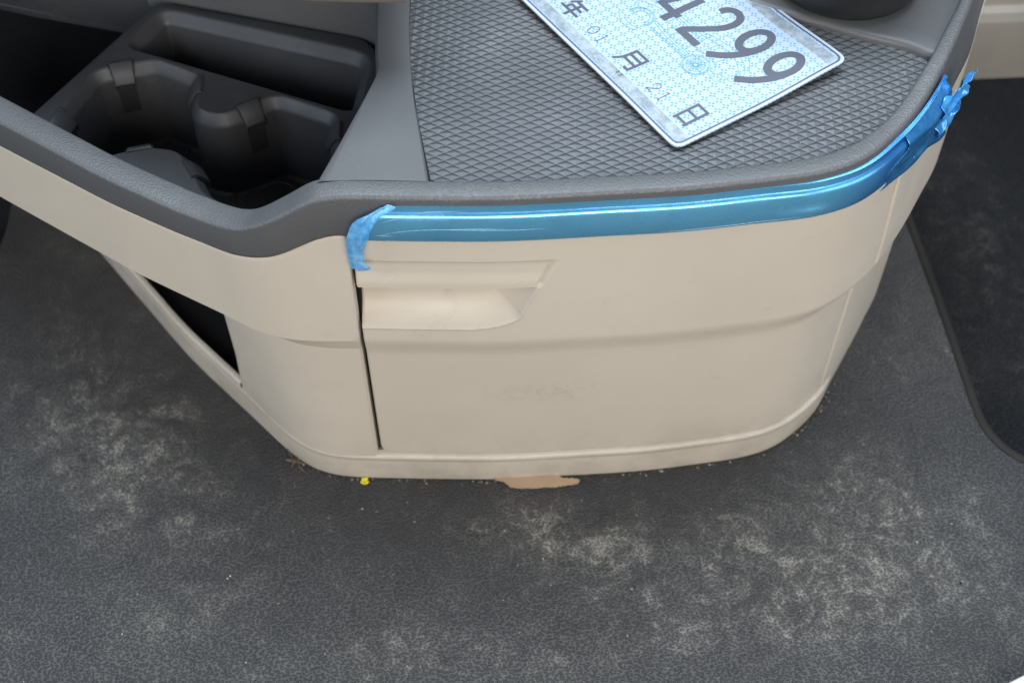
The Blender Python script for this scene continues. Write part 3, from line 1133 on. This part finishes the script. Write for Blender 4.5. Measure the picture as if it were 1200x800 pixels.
# ------------------------------------------------------------------ ledge behind the mat
LB = np.array([(.2795, .7190), (.2735, .7215), (.264, .7285), (.235, .7400), (.211, .7510), (.189, .7600), (.16, .7745), (.11, .8025), (.07, .8295), (.03, .8695), (-.03, .8795), (-.080, .8795)])
q = spline(LB, 0.004)
d = np.gradient(q, axis=0)
d /= np.linalg.norm(d, axis=1)[:, None]
nb = np.stack([d[:, 1], -d[:, 0]], 1)
prof = [(0, Z_MAT - .0012), (.0004, .3480), (.0011, .3500), (.0028, .3513), (.0055, .3518), (.02, .3514)]
A = np.stack([np.stack([q[:, 0] + nb[:, 0] * o_, q[:, 1] + nb[:, 1] * o_, np.full(len(q), z_)], 1) for o_, z_ in prof], 1)
mb = MB().grid(A[:, ::-1])
inner = [tuple(p) for p in (q + nb * .02)]
pot_c, pot_r = np.array((.230, .801)), .0545
hole = [(pot_c[0] + (pot_r + .0035) * math.cos(a_), pot_c[1] + (pot_r + .0035) * math.sin(a_), .3548) for a_ in np.linspace(0, 2 * math.pi, 48, endpoint=False)]
mb.fill([(x, y, .3514) for x, y in [(-.08, 1.0)] + [tuple(M.P(s_, float(rim_in(s_)) + .001, 0)[:2]) for s_ in np.linspace(sx(.40), sx(.3), 12)] + inner])
led = bp(mb, 'rear_ledge', MAT['grey_smooth'], angle=40)

# black pot standing on the ledge
pot = tag(empty('black_pot', (pot_c[0], pot_c[1], .3516)), 'round glossy black pot standing on the grey ledge behind the plate', 'pot')


def lathe(prof, n=64):
    mb = MB()
    A = np.array([[(r_ * math.cos(a_), r_ * math.sin(a_), z_) for a_ in np.linspace(0, 2 * math.pi, n + 1)] for r_, z_ in prof])
    mb.grid(np.transpose(A, (1, 0, 2)))
    return mb


lathe([(0, 0), (.040, 0), (.047, .0008), (.0512, .0035), (.0535, .0085), (.0545, .016), (.0550, .040), (.0556, .072), (.0560, .078), (.0548, .080), (.0530, .079), (.0522, .074)]).build('pot_body', MAT['pot'], pot)
lathe([(.0522, .0745), (.0500, .030), (.046, .012), (0, .010)]).build('pot_inside', MAT['pot'], pot)

# ------------------------------------------------------------------ cup holder insert
ZC = .265
fr = [M.P(s_, -.012, 0)[:2] for s_ in (sx(-.375), sx(-.26), sx(-.17), sx(-.115))]
panel = [fr[0], at(35, 138, ZC), at(186, 3, ZC), at(424, 46, ZC), at(445, 66, ZC), at(470, 110, ZC), fr[3], fr[2], fr[1]]
pn = fillet(panel, [.002, .002, .010, .020, .012, .01, .01, .01, .01], 8)
pn = ccw(pn)
slot = ccw(fillet([at(143, 55, ZC), at(188, 8, ZC), at(440, 63, ZC), at(420, 136, ZC)], [.010, .014, .022, .012], 10))
slot = resample_closed(slot, 140)
well_px = [(58, 146), (108, 81), (183, 68), (236, 88), (231, 128), (260, 134), (324, 109), (398, 133), (396, 178), (368, 224), (328, 246), (268, 246), (236, 226), (221, 196), (206, 177), (168, 173), (126, 184), (88, 178)]
wl = np.array([at(a_, b_, ZC) for a_, b_ in well_px])
wl = fillet(wl, [.012, .016, .016, .013, .008, .010, .014, .014, .016, .016, .016, .016, .012, .010, .009, .012, .012, .012], 9)
wl = resample_closed(wl, 260)
wl = ccw(wl)


def sm_closed(q, k=7):
    out = q.copy()
    for _ in range(k):
        out = .25 * np.roll(out, 1, 0) + .5 * out + .25 * np.roll(out, -1, 0)
    return out


def closed_loops(loop, prof):
    out = []
    for d_, z_ in prof:
        out.append(z3(sm_closed(inset(loop, d_), 3 if d_ > 0 else 0), z_))
    return out


wl = sm_closed(wl, 2)
mb = MB()
mb.fill(z3(pn, ZC), [z3(slot[::-1], ZC), z3(wl[::-1], ZC)])
mb.loft([z3(inset(pn, -.0025), ZC - .05), z3(inset(pn, -.0022), ZC - .003), z3(inset(pn, -.0014), ZC - .0010), z3(pn, ZC)])
slot_prof = [(0, ZC), (.0008, ZC - .0003), (.002, ZC - .0014), (.0060, ZC - .0064), (.0078, ZC - .0082), (.0083, ZC - .0098), (.0115, ZC - .100), (.013, ZC - .104)]
lp = closed_loops(slot, slot_prof)
mb.loft(lp[::-1])
mb.fill(lp[-1])
well_prof = [(0, ZC), (.0006, ZC - .0002), (.0018, ZC - .0013), (.0052, ZC - .0072), (.0062, ZC - .0086), (.0066, ZC - .0104), (.0085, ZC - .069), (.0095, ZC - .0735), (.013, ZC - .075)]
lw_ = closed_loops(wl, well_prof)
mb.loft(lw_[::-1])
mb.fill(z3(inset(pn, .008), ZC - .0748))
cups = bp(mb, 'cup_holder', MAT['cup'], angle=38)

# raised seat rings and grooves in the two wells
for (px, py, r_) in ((172, 152, .034), (322, 208, .033)):
    c_ = at(px, py + 26, ZC - .075)
    mb = MB()
    for r1, r2, zz_ in ((r_ * .98, r_ * .90, .0016), (r_ * .62, r_ * .55, .0012)):
        A = np.array([[(c_[0] + rr_ * math.cos(a_), c_[1] + rr_ * math.sin(a_), ZC - .0751 + h_) for a_ in np.linspace(0, 2 * math.pi, 49)] for rr_, h_ in
                      ((r1 + .0016, -.0002), (r1, zz_), (r2, zz_), (r2 - .0016, -.0002))])
        mb.grid(A[::-1])
    mb.build('seat_ring', MAT['cup'], cups)


# rubber clips over the edge of the wells
def clip(px, py, wd=.0172, ln=.0):
    p = at(px, py, ZC - .003)
    i = np.argmin(np.hypot(*(wl - p).T))
    t = np.roll(wl, -2, 0)[i] - np.roll(wl, 2, 0)[i]
    t /= np.linalg.norm(t)
    nn = np.array([-t[1], t[0]])           # inwards
    b = wl[i]
    prof = [(-.0022, -.0008), (-.0019, .0008), (-.0005, .0017), (.0028, .0004), (.0068, -.0046), (.0104, -.0102), (.0107, -.0113), (.0097, -.0126), (.0050, -.0112)]
    rows = []
    for k, (o_, z_) in enumerate(prof):
        hw = wd / 2 * (1.10 - .26 * min(k, 5) / 5)
        row = []
        for u_, dz, io in ((-1, -.0010, 0), (-.97, -.0002, 0), (-.90, 0, 0), (.90, 0, 0), (.97, -.0002, 0), (1, -.0010, 0)):
            q_ = b + nn * o_ + t * hw * u_
            row.append((q_[0], q_[1], ZC + z_ + dz))
        rows.append(row)
    mb = MB().grid(np.array(rows))
    # skirts at both sides
    A = np.array(rows)
    for c0 in (0, -1):
        e_ = A[:, c0]
        f_ = e_.copy()
        f_[:, 2] -= .0040
        mb.grid(np.stack([e_, f_], 0))
    o = mb.build('cup_clip', MAT['rubber'], console, angle=40)
    o.matrix_parent_inverse = Matrix.Translation(-Vector(console.location))
    # dark slot in the well wall below the clip
    mb = MB()
    rows = []
    for o_, z_, f_ in ((-.0024, .00025, 1.16), (.0006, .0001, 1.14), (.0019, -.0009, 1.12), (.0053, -.0068, 1.0), (.0067, -.0088, .86), (.0071, -.0110, .8), (.0085, -.040, .74), (.0070, -.041, .74)):
        rows.append([tuple(np.append(b + nn * (o_ + .0004) + t * wd * .5 * f_ * u_, ZC + z_)) for u_ in (-1, 1)])
    mb.grid(np.array(rows))
    s_ = mb.build('clip_slot', MAT['slot'], o)
    return o


for px, py in ((143, 76), (66, 140), (232, 104), (286, 121), (393, 158), (222, 203), (163, 178)):
    clip(px, py)

# ------------------------------------------------------------------ bin beside the cups and the dashboard face
ZB = .215
pl_ = [tuple(M.P(s_, -.02, 0)[:2]) for s_ in np.linspace(sx(-.60), sx(-.345), 8)]
pl_ += [tuple(at(35, 138, ZC) + np.array((.012, -.02))), tuple(at(186, 3, ZC) + np.array((.006, .0))), (-.27, 1.0), (-.60, 1.0)]
mb = MB().fill(z3(pl_, ZB))
bp(mb, 'bin_liner', MAT['bin'])
ba = at(-60, -2, ZB)
bb = at(40, 20, ZB)
bc = at(140, 38, ZB)
bd = at(215, 55, ZB)
mb = MB()
rows = []
for dz, dy in ((-.01, 0), (.0, 0), (.004, .0015), (.0045, .003), (.22, .05)):
    rows.append([(p[0], p[1] + dy, ZB + dz) for p in (ba, bb, bc, bd)])
mb.grid(np.array(rows))
bp(mb, 'bin_back', MAT['cup'])
mb = MB()
pa, pb, pc = at(182, -2, ZC), at(424, 45, ZC), at(441, 68, ZC)
ln = spline([pa + (pa - pb) * .05, pa, (pa + pb) / 2, pb, pb + np.array((.012, -.006)), pb + np.array((.022, -.022)), pb + np.array((.0235, -.05))], n=40)
rows = []
for dz, dy in ((-.012, .003), (-.004, .0026), (.12, .022), (.20, .05)):
    rows.append([(p[0] + .0, p[1] + dy, ZC + dz) for p in ln])
mb.grid(np.array(rows)[::-1])
bp(mb, 'dash_face', MAT['grey_smooth'], angle=50)

dash = tag(empty('dashboard', (-.1, .72, .40)), 'greige dashboard lower edge overhanging the cup holders at the top of the view', 'dashboard')
mb = MB()
xs = np.linspace(-.42, -.066, 14)
sag = lambda x: .0016 * np.cos((x + .105) / .05) * (np.abs(x + .105) < .12)
rows = []
for dy, dz in ((.20, .030), (.06, .004), (.012, .0006), (.004, 0), (0, .003), (-.001, .008), (.004, .030), (.02, .075), (.20, .085)):
    rows.append([(x, .7095 + 1.5 * min(0, x + .095) ** 2 + dy + .004 * ((x + .1) / .1) ** 2 * 0, .400 + dz) for x in xs])
A = np.array(rows)
mb.grid(A[::-1])
e_ = A[:, -1]
mb.poly([tuple(p) for p in e_])
o = mb.build('dash_lip', MAT['lip'], dash, angle=50)
o.matrix_parent_inverse = Matrix.Translation(-Vector(dash.location))

# ------------------------------------------------------------------ number plate lying on the mat
ca = np.array((.1020, .634))
ey_ = np.array((.8353, .5497))
ex_ = np.array((.5563, -.8310))
ex_ /= np.linalg.norm(ex_)
ey_ = np.array((-ex_[1], ex_[0]))
origin = ca - ex_ * .220
plate = tag(empty('number_plate', (origin[0], origin[1], .3497), math.atan2(ex_[1], ex_[0])),
            'white temporary number plate with grey digits 4299 lying askew on the ribbed tray', 'number plate')
plate['category'] = 'number plate'


def curl(x, y):
    """slight bow of the sheet: local metres"""
    return .0046 * sstep(.150, .222, x) * sstep(.060, .145, y) + .0016 * sstep(.05, 0.0, y) * (1 - sstep(.16, .21, x)) * .6


def warp_pts(P2, h):
    P2 = np.asarray(P2, float)
    return np.column_stack([P2, curl(P2[:, 0], P2[:, 1]) + h])


TH = .0011
rl = ccw(fillet([(0, 0), (.2205, 0), (.2215, .1405), (0, .140)], .0075, 8))
# sheet: fine grid clipped to the rounded outline
bm = bmesh.new()
bmesh.ops.create_grid(bm, x_segments=56, y_segments=36, size=.5)
for v in bm.verts:
    v.co = Vector(((v.co.x + .5) * .226 - .002, (v.co.y + .5) * .144 - .0015, 0))
for i in range(len(rl)):
    a_, b_ = rl[i], rl[(i + 1) % len(rl)]
    d_ = b_ - a_
    if np.linalg.norm(d_) < 1e-7:
        continue
    bmesh.ops.bisect_plane(bm, geom=list(bm.verts) + list(bm.edges) + list(bm.faces), plane_co=Vector((a_[0], a_[1], 0)), plane_no=Vector((d_[1], -d_[0], 0)), clear_outer=True, dist=1e-7)
for v in bm.verts:
    v.co.z = float(curl(v.co.x, v.co.y)) + TH
ext = bmesh.ops.extrude_face_region(bm, geom=list(bm.faces))
for e_ in ext['geom']:
    if isinstance(e_, bmesh.types.BMVert):
        e_.co.z -= TH
bmesh.ops.recalc_face_normals(bm, faces=bm.faces)
me = bpy.data.meshes.new('plate_sheet')
bm.to_mesh(me)
bm.free()
me.materials.append(MAT['plate'])
po = bpy.data.objects.new('plate_sheet', me)
col.objects.link(po)
po.parent = plate


def stroke(mb, pts, wd, h=.00022, closed=False, step=1.6, smooth_=False):
    """ribbon in plate millimetres"""
    P_ = np.array(pts, float)
    if closed:
        P_ = np.vstack([P_, P_[:1]])
    if smooth_:
        P_ = spline(P_, step)
        corner = [False] * len(P_)
    else:
        out = [P_[0]]
        for a_, b_ in zip(P_[:-1], P_[1:]):
            k_ = max(1, int(np.linalg.norm(b_ - a_) / step))
            for j_ in range(1, k_ + 1):
                out.append(a_ + (b_ - a_) * j_ / k_)
        P_ = np.array(out)
    if closed:
        d0 = np.roll(P_[:-1], -1, 0) - np.roll(P_[:-1], 1, 0)
        d_ = np.vstack([d0, d0[:1]])
        e1 = np.vstack([np.diff(P_, axis=0), np.diff(P_, axis=0)[:1]])
        e0 = np.vstack([np.diff(P_, axis=0)[-1:], np.diff(P_, axis=0)])
    else:
        d_ = np.gradient(P_, axis=0)
        df = np.diff(P_, axis=0)
        e1 = np.vstack([df, df[-1:]])
        e0 = np.vstack([df[:1], df])
    nrm = lambda a_: a_ / np.maximum(np.linalg.norm(a_, axis=1), 1e-9)[:, None]
    e0, e1 = nrm(e0), nrm(e1)
    bis = nrm(e0 + e1)
    n_ = np.stack([-bis[:, 1], bis[:, 0]], 1)
    cosh = np.maximum(np.sum(bis * e0, axis=1), .45)
    n_ = n_ / cosh[:, None] * wd / 2
    A_ = warp_pts((P_ + n_) * .001, TH + h)
    B_ = warp_pts((P_ - n_) * .001, TH + h)
    mb.grid(np.stack([B_, A_], 0))
    return mb


def ell(cx_, cy_, rx, ry, n_=40, a0=0, a1=360):
    return [(cx_ + rx * math.cos(R(a_)), cy_ + ry * math.sin(R(a_))) for a_ in np.linspace(a0, a1, n_, endpoint=(a1 - a0) < 360)]


def pbuild(mb, name, mat):
    return mb.build(name, mat, plate, smooth=False)


# silver bands and border
for y0, y1 in ((4.3, 12.6), (127.0, 135.2)):
    mb = MB()
    xs = np.linspace(6, 216.5, 90)
    mb.grid(np.stack([warp_pts(np.column_stack([xs, np.full(90, yy)]) * .001, TH + .00010) for yy in np.linspace(y0, y1, 6)], 0))
    pbuild(mb, 'silver_band', MAT['tape'])
edge = ccw(fillet([(0, 0), (220.5, 0), (221.5, 140.5), (0, 140)], 7.5, 8))
bo = ccw(fillet([(2.6, 2.6), (217.8, 2.6), (218.8, 137.8), (2.6, 137.4)], 5.5, 8))
mb = MB()
nE = 400
oe, ie = resample_closed(edge, nE), None
ie = inset(oe, 2.1)
mb.grid(np.stack([warp_pts(np.vstack([ie, ie[:1]]) * .001, TH + .00012), warp_pts(np.vstack([oe, oe[:1]]) * .001, TH + .00006)], 0)[::-1])
pbuild(mb, 'plate_margin', MAT['plate_edge'])
mb = stroke(MB(), resample_closed(bo, 300), 1.35, closed=True, h=.0002)
pbuild(mb, 'border_line', MAT['ink_blue'])


def digit(kind, x):
    mb = MB()
    if kind == '9':
        q_ = ell(x + 10.6, 104.8, 8.0, 12.4, 44)
        stroke(mb, q_, 5.7, closed=True)
        stroke(mb, [(x + 18.5, 103.5), (x + 17.6, 96.5), (x + 14.4, 87.5), (x + 9.4, 79.0), (x + 1.6, 70.4)], 5.7, h=.00024, smooth_=True)
    elif kind == '2':
        stroke(mb, [(x + 2.6, 105.0), (x + 4.2, 110.5), (x + 9.8, 114.0), (x + 16.0, 111.8), (x + 18.6, 105), (x + 17.2, 96.6), (x + 12.4, 87.5), (x + 2.6, 72.4)], 5.4, smooth_=True)
        stroke(mb, [(x + .3, 70.9), (x + 21.0, 70.9)], 5.6, h=.00024)
    elif kind == '4':
        stroke(mb, [(x + 14.2, 118.6), (x + 2.6, 80.2)], 5.4)
        stroke(mb, [(x + .2, 78.2), (x + 21.6, 78.2)], 5.2, h=.00024)
        stroke(mb, [(x + 16.4, 67.6), (x + 16.4, 103)], 5.4, h=.00026)
    pbuild(mb, 'digit', MAT['ink'])


digit('4', 101.0)
digit('2', 130.8)
digit('9', 160.0)
digit('9', 189.2)


def glyph(name, strokes, wd, mat):
    mb = MB()
    for i, s_ in enumerate(strokes):
        stroke(mb, s_, wd, h=.0002 + .00001 * i, step=1.2, smooth_=len(s_) > 3)
    pbuild(mb, name, mat)


glyph('character', [[(73.2, 33.6), (69.0, 26.4)], [(71.6, 30.4), (83.4, 30.4)], [(71.2, 25.6), (82.6, 25.6)], [(66.8, 20.6), (85, 20.6)], [(77.2, 30.4), (77.2, 15.0)], [(71.6, 25.6), (71.6, 20.6)]], 2.1, MAT['ink'])
glyph('character', [[(134.4, 34.9), (134.2, 26.5), (133.2, 21.5), (130.6, 16.6)], [(133.4, 33.9), (147.2, 33.9)], [(146.2, 34.4), (146.0, 18.2)], [(146.8, 17.4), (141.6, 17.4)], [(134.2, 28.6), (146, 28.6)], [(133.8, 23.4), (146, 23.4)]], 2.0, MAT['ink'])
glyph('character', [[(197.0, 15.6), (197.0, 36.9)], [(206.6, 15.6), (206.6, 36.9)], [(196.1, 36.0), (207.5, 36.0)], [(197, 27.4), (206.6, 27.4)], [(197, 18.2), (206.6, 18.2)]], 2.0, MAT['ink'])
z_ = ell(101.7, 22.2, 2.9, 4.5, 26) + [(104.6, 22.2)]
glyph('small_digit', [z_], .55, MAT['ink_violet'])
glyph('small_digit', [[(111.8, 17.2), (111.8, 26.8)], [(109.9, 25.4), (111.8, 26.8)], [(110.2, 17.3), (113.4, 17.3)]], .55, MAT['ink_violet'])
glyph('small_digit', [[(166.3, 24.4), (167.1, 26.2), (169.2, 27.0), (171.0, 25.9), (171.3, 23.8), (169.6, 21.0), (165.9, 17.6)], [(165.9, 17.5), (171.8, 17.5)]], .55, MAT['ink_violet'])
glyph('small_digit', [[(178.8, 17.2), (178.8, 27)], [(176.9, 25.5), (178.8, 27)], [(177.2, 17.3), (180.4, 17.3)]], .55, MAT['ink_violet'])
glyph('micro_mark', [[(143.0, 11.6), (145.2, 11.6)], [(143.2, 10.2), (145.0, 10.2)], [(144.1, 9.2), (144.1, 12.2)], [(146.6, 12.0), (148.6, 12.0)], [(146.8, 10.6), (148.4, 10.6)], [(146.4, 9.4), (148.8, 9.4)], [(147.6, 9.4), (147.6, 12.2)]], .4, MAT['ink'])

# cyan line drawing of an old motor car behind the digits
mb = MB()
C_ = (166.2, 58.0)
H_ = .00014
for r_ in (9.6, 8.6):
    stroke(mb, ell(C_[0], C_[1], r_, r_, 44), .38, closed=True, h=H_)
for r_ in (6.4, 1.5):
    stroke(mb, ell(C_[0], C_[1], r_, r_, 36), .34, closed=True, h=H_)
for k_ in range(18):
    a_ = k_ * 20
    stroke(mb, [(C_[0] + 1.5 * math.cos(R(a_)), C_[1] + 1.5 * math.sin(R(a_))), (C_[0] + 5.6 * math.cos(R(a_)), C_[1] + 5.6 * math.sin(R(a_)))], .42, h=H_)
C2 = (108.0, 57.0)
for r_ in (9.6, 8.6, 6.2):
    stroke(mb, ell(C2[0], C2[1], r_, r_, 44, -30, 200), .36, h=H_)
for ln_ in ([(117, 61.5), (128, 59.4), (156, 59.2)], [(118, 63.5), (130, 61.6), (155.5, 61.0)], [(120, 56.5), (156, 57.4)], [(122, 55.0), (156.4, 55.6)],
            [(155, 66), (160, 69.8), (168, 70.4), (176, 66.5), (180, 60)], [(176.5, 60), (186, 58.5), (186, 64), (181, 66)], [(181, 66), (192, 67), (194, 72)],
            [(128, 62), (128, 68), (140, 68.5), (156, 68.5)], [(134, 62), (134, 68.5)], [(140, 62), (140, 68.5)], [(146, 62), (146, 84)], [(150, 62), (150, 86)], [(146, 84), (172, 88), (190, 80), (195, 70)],
            [(147, 80), (170, 84), (187, 77), (191, 69)], [(158, 70.6), (160, 86)], [(172, 70), (174, 87)], [(152, 92), (165, 95), (182, 90), (192, 82)], [(128, 68), (120, 74), (106, 76), (96, 72), (93, 64)],
            [(126, 66), (119, 71), (107, 73), (98, 69)], [(118, 47), (113, 44), (104, 43), (97, 47)], [(116, 49), (110, 46.6), (102, 47.5)], [(104, 66), (99, 62), (97.5, 55)], [(112, 74), (116, 79), (128, 80), (146, 80)], [(114, 76), (122, 77.6), (146, 77)]):
    stroke(mb, ln_, .36, h=H_, smooth_=len(ln_) > 2)
pbuild(mb, 'car_print', MAT['print'])

# ------------------------------------------------------------------ odds and ends on the floor
cb = ccw(np.array([(-.0135, .6165), (-.0145, .6105), (-.006, .6078), (-.001, .6030), (.006, .6022), (.017, .6020), (.0265, .6032), (.034, .6030), (.0435, .6048), (.0525, .6062), (.0545, .6080), (.0540, .6098), (.0480, .6108), (.0400, .6112), (.038, .6170)]))
cb = resample_closed(cb, 130)
cb = cb + np.random.default_rng(5).normal(0, .00028, cb.shape)
n_ = len(cb)
mb = MB()
mb.fill(z3(cb, .0034)).loft([z3(inset(cb, .0004), .0008), z3(cb, .0018), z3(inset(cb, .0001), .0034)])
card = mb.build('cardboard_scrap', MAT['card'], smooth=False)
tag(card, 'torn brown cardboard strip wedged under the foot of the console', 'cardboard')

mb = MB()
A = []
for a_ in np.linspace(195, 345, 12):
    A.append([(-.1188 + r_ * math.cos(R(a_)), .6093 + r_ * .8 * math.sin(R(a_)), z_) for r_, z_ in ((.0024, .0006), (.0026, .0022), (.0036, .0020), (.0036, .0006))])
mb.grid(np.array(A))
mb.grid(np.array([[(-.1188 + x_, .6103 + y_, .0016 + .0004 * math.sin(x_ * 900)) for x_ in np.linspace(-.0026, .0026, 6)] for y_ in (-.0022, 0, .002)]))
tag(mb.build('plastic_scrap', MAT['yellow']), 'tiny bright yellow curved plastic scrap at the console foot', 'scrap')

mb = MB()
r_ = np.random.default_rng(3)
for i in range(7):
    p = np.array((-.1775 + r_.normal(0, .0035), .6275 + r_.normal(0, .0022), .0012))
    dr = r_.normal(0, 1, 3)
    dr[2] *= .3
    dr /= np.linalg.norm(dr)
    ln_ = .003 + .005 * r_.random()
    q_ = spline([p - dr * ln_, p + np.append(r_.normal(0, .001, 2), .0018), p + dr * ln_], n=7)
    sd = np.cross(dr, (0, 0, 1))
    sd = sd / np.linalg.norm(sd) * .00035
    q_[:, 2] = np.maximum(q_[:, 2], .0006)
    mb.grid(np.stack([q_ - sd, q_ + np.array((0, 0, .0006)), q_ + sd], 0))
tag(mb.build('fluff_tuft', MAT['fluff']), 'small brown tuft of fluff at the left corner of the console foot', 'fluff')


def pebble(mb, x, y, s_, r_):
    A = []
    k_ = r_.uniform(.6, 1.3, 3) * s_
    a0 = r_.uniform(0, 6)
    for t_ in np.linspace(.05, math.pi - .05, 5):
        A.append([(x + k_[0] * math.sin(t_) * math.cos(a_ + a0) * (1 + .2 * math.sin(3 * a_)), y + k_[1] * math.sin(t_) * math.sin(a_ + a0), s_ * .4 + k_[2] * .55 * math.cos(t_)) for a_ in np.linspace(0, 2 * math.pi, 8)])
    mb.grid(np.array(A))


# crumbs gathered along the foot and scattered over the floor
mb = MB()
r_ = np.random.default_rng(11)
for i in range(70):
    s_ = r_.uniform(-.09, K.x2s(.272))
    o_ = abs(r_.normal(0, .0016)) + .0004
    p = K.P(s_, o_, 0)
    pebble(mb, p[0], p[1], r_.uniform(.0003, .0010), r_)
for i in range(150):
    u_ = r_.random()
    if u_ < .45:
        x, y = r_.normal(.06, .13), r_.normal(.56, .04)
    else:
        x, y = r_.uniform(-.42, .38), r_.uniform(.42, .62)
    if y > .60 and -.2 < x < .27:
        continue
    pebble(mb, x, y, r_.choice([.0003, .0004, .0005, .0007, .0010], p=[.3, .3, .2, .15, .05]), r_)
tag(mb.build('floor_grit', MAT['crumb']), 'pale grit and crumbs scattered on the black floor rubber', 'grit', kind='stuff')
mb = MB()
for i in range(520):
    s_ = r_.uniform(K.x2s(-.20), K.x2s(.275))
    p = K.P(s_, abs(r_.normal(0, .0011)) - .0002, 0)
    pebble(mb, p[0], p[1], r_.uniform(.0003, .0011), r_)
tag(mb.build('dirt_line', MAT['dirt']), 'dark brown gritty dirt gathered along the foot of the console', 'dirt', kind='stuff')
mb = MB()
for (x, y, s_) in ((.3445, .518, .0015),):
    pebble(mb, x, y, s_, r_)
tag(mb.build('dark_crumb', MAT['bin']), 'small black crumb alone on the floor near the right edge', 'crumb')
mb = MB()
for i in range(70):
    x, y = r_.uniform(-.045, .26), r_.uniform(.62, .80)
    mb2 = MB()
    pebble(mb2, x, y, r_.choice([.00018, .00025, .0004], p=[.5, .4, .1]), r_)
    k0 = len(mb.v)
    mb.v += [(a_, b_, c_ + Z_MAT + .0008) for a_, b_, c_ in mb2.v]
    mb.f += [tuple(k0 + q_ for q_ in f) for f in mb2.f]
tag(mb.build('tray_dust', MAT['crumb']), 'fine pale dust specks lying on the ribbed tray', 'dust', kind='stuff')

# seat base corner at the lower right, its sunlit glare put into white
cq = [at(1160, 812, .02), at(1182, 799, .02), at(1204, 788, .02), at(1290, 760, .02), at(1290, 900, .02), at(1150, 900, .02)]
cl = resample_closed(ccw(fillet(cq, .004, 5)), 80)
mb = MB()
mb.loft([z3(inset(cl, -.002), .0004), z3(inset(cl, -.001), .014), z3(cl, .0185), z3(inset(cl, .0015), .02)])
mb.fill(z3(inset(cl, .0015), .02))
tag(mb.build('seat_base_corner', MAT['white']), 'seat base corner with sunlight put into its white colour, just entering the lower right of the view', 'cover')
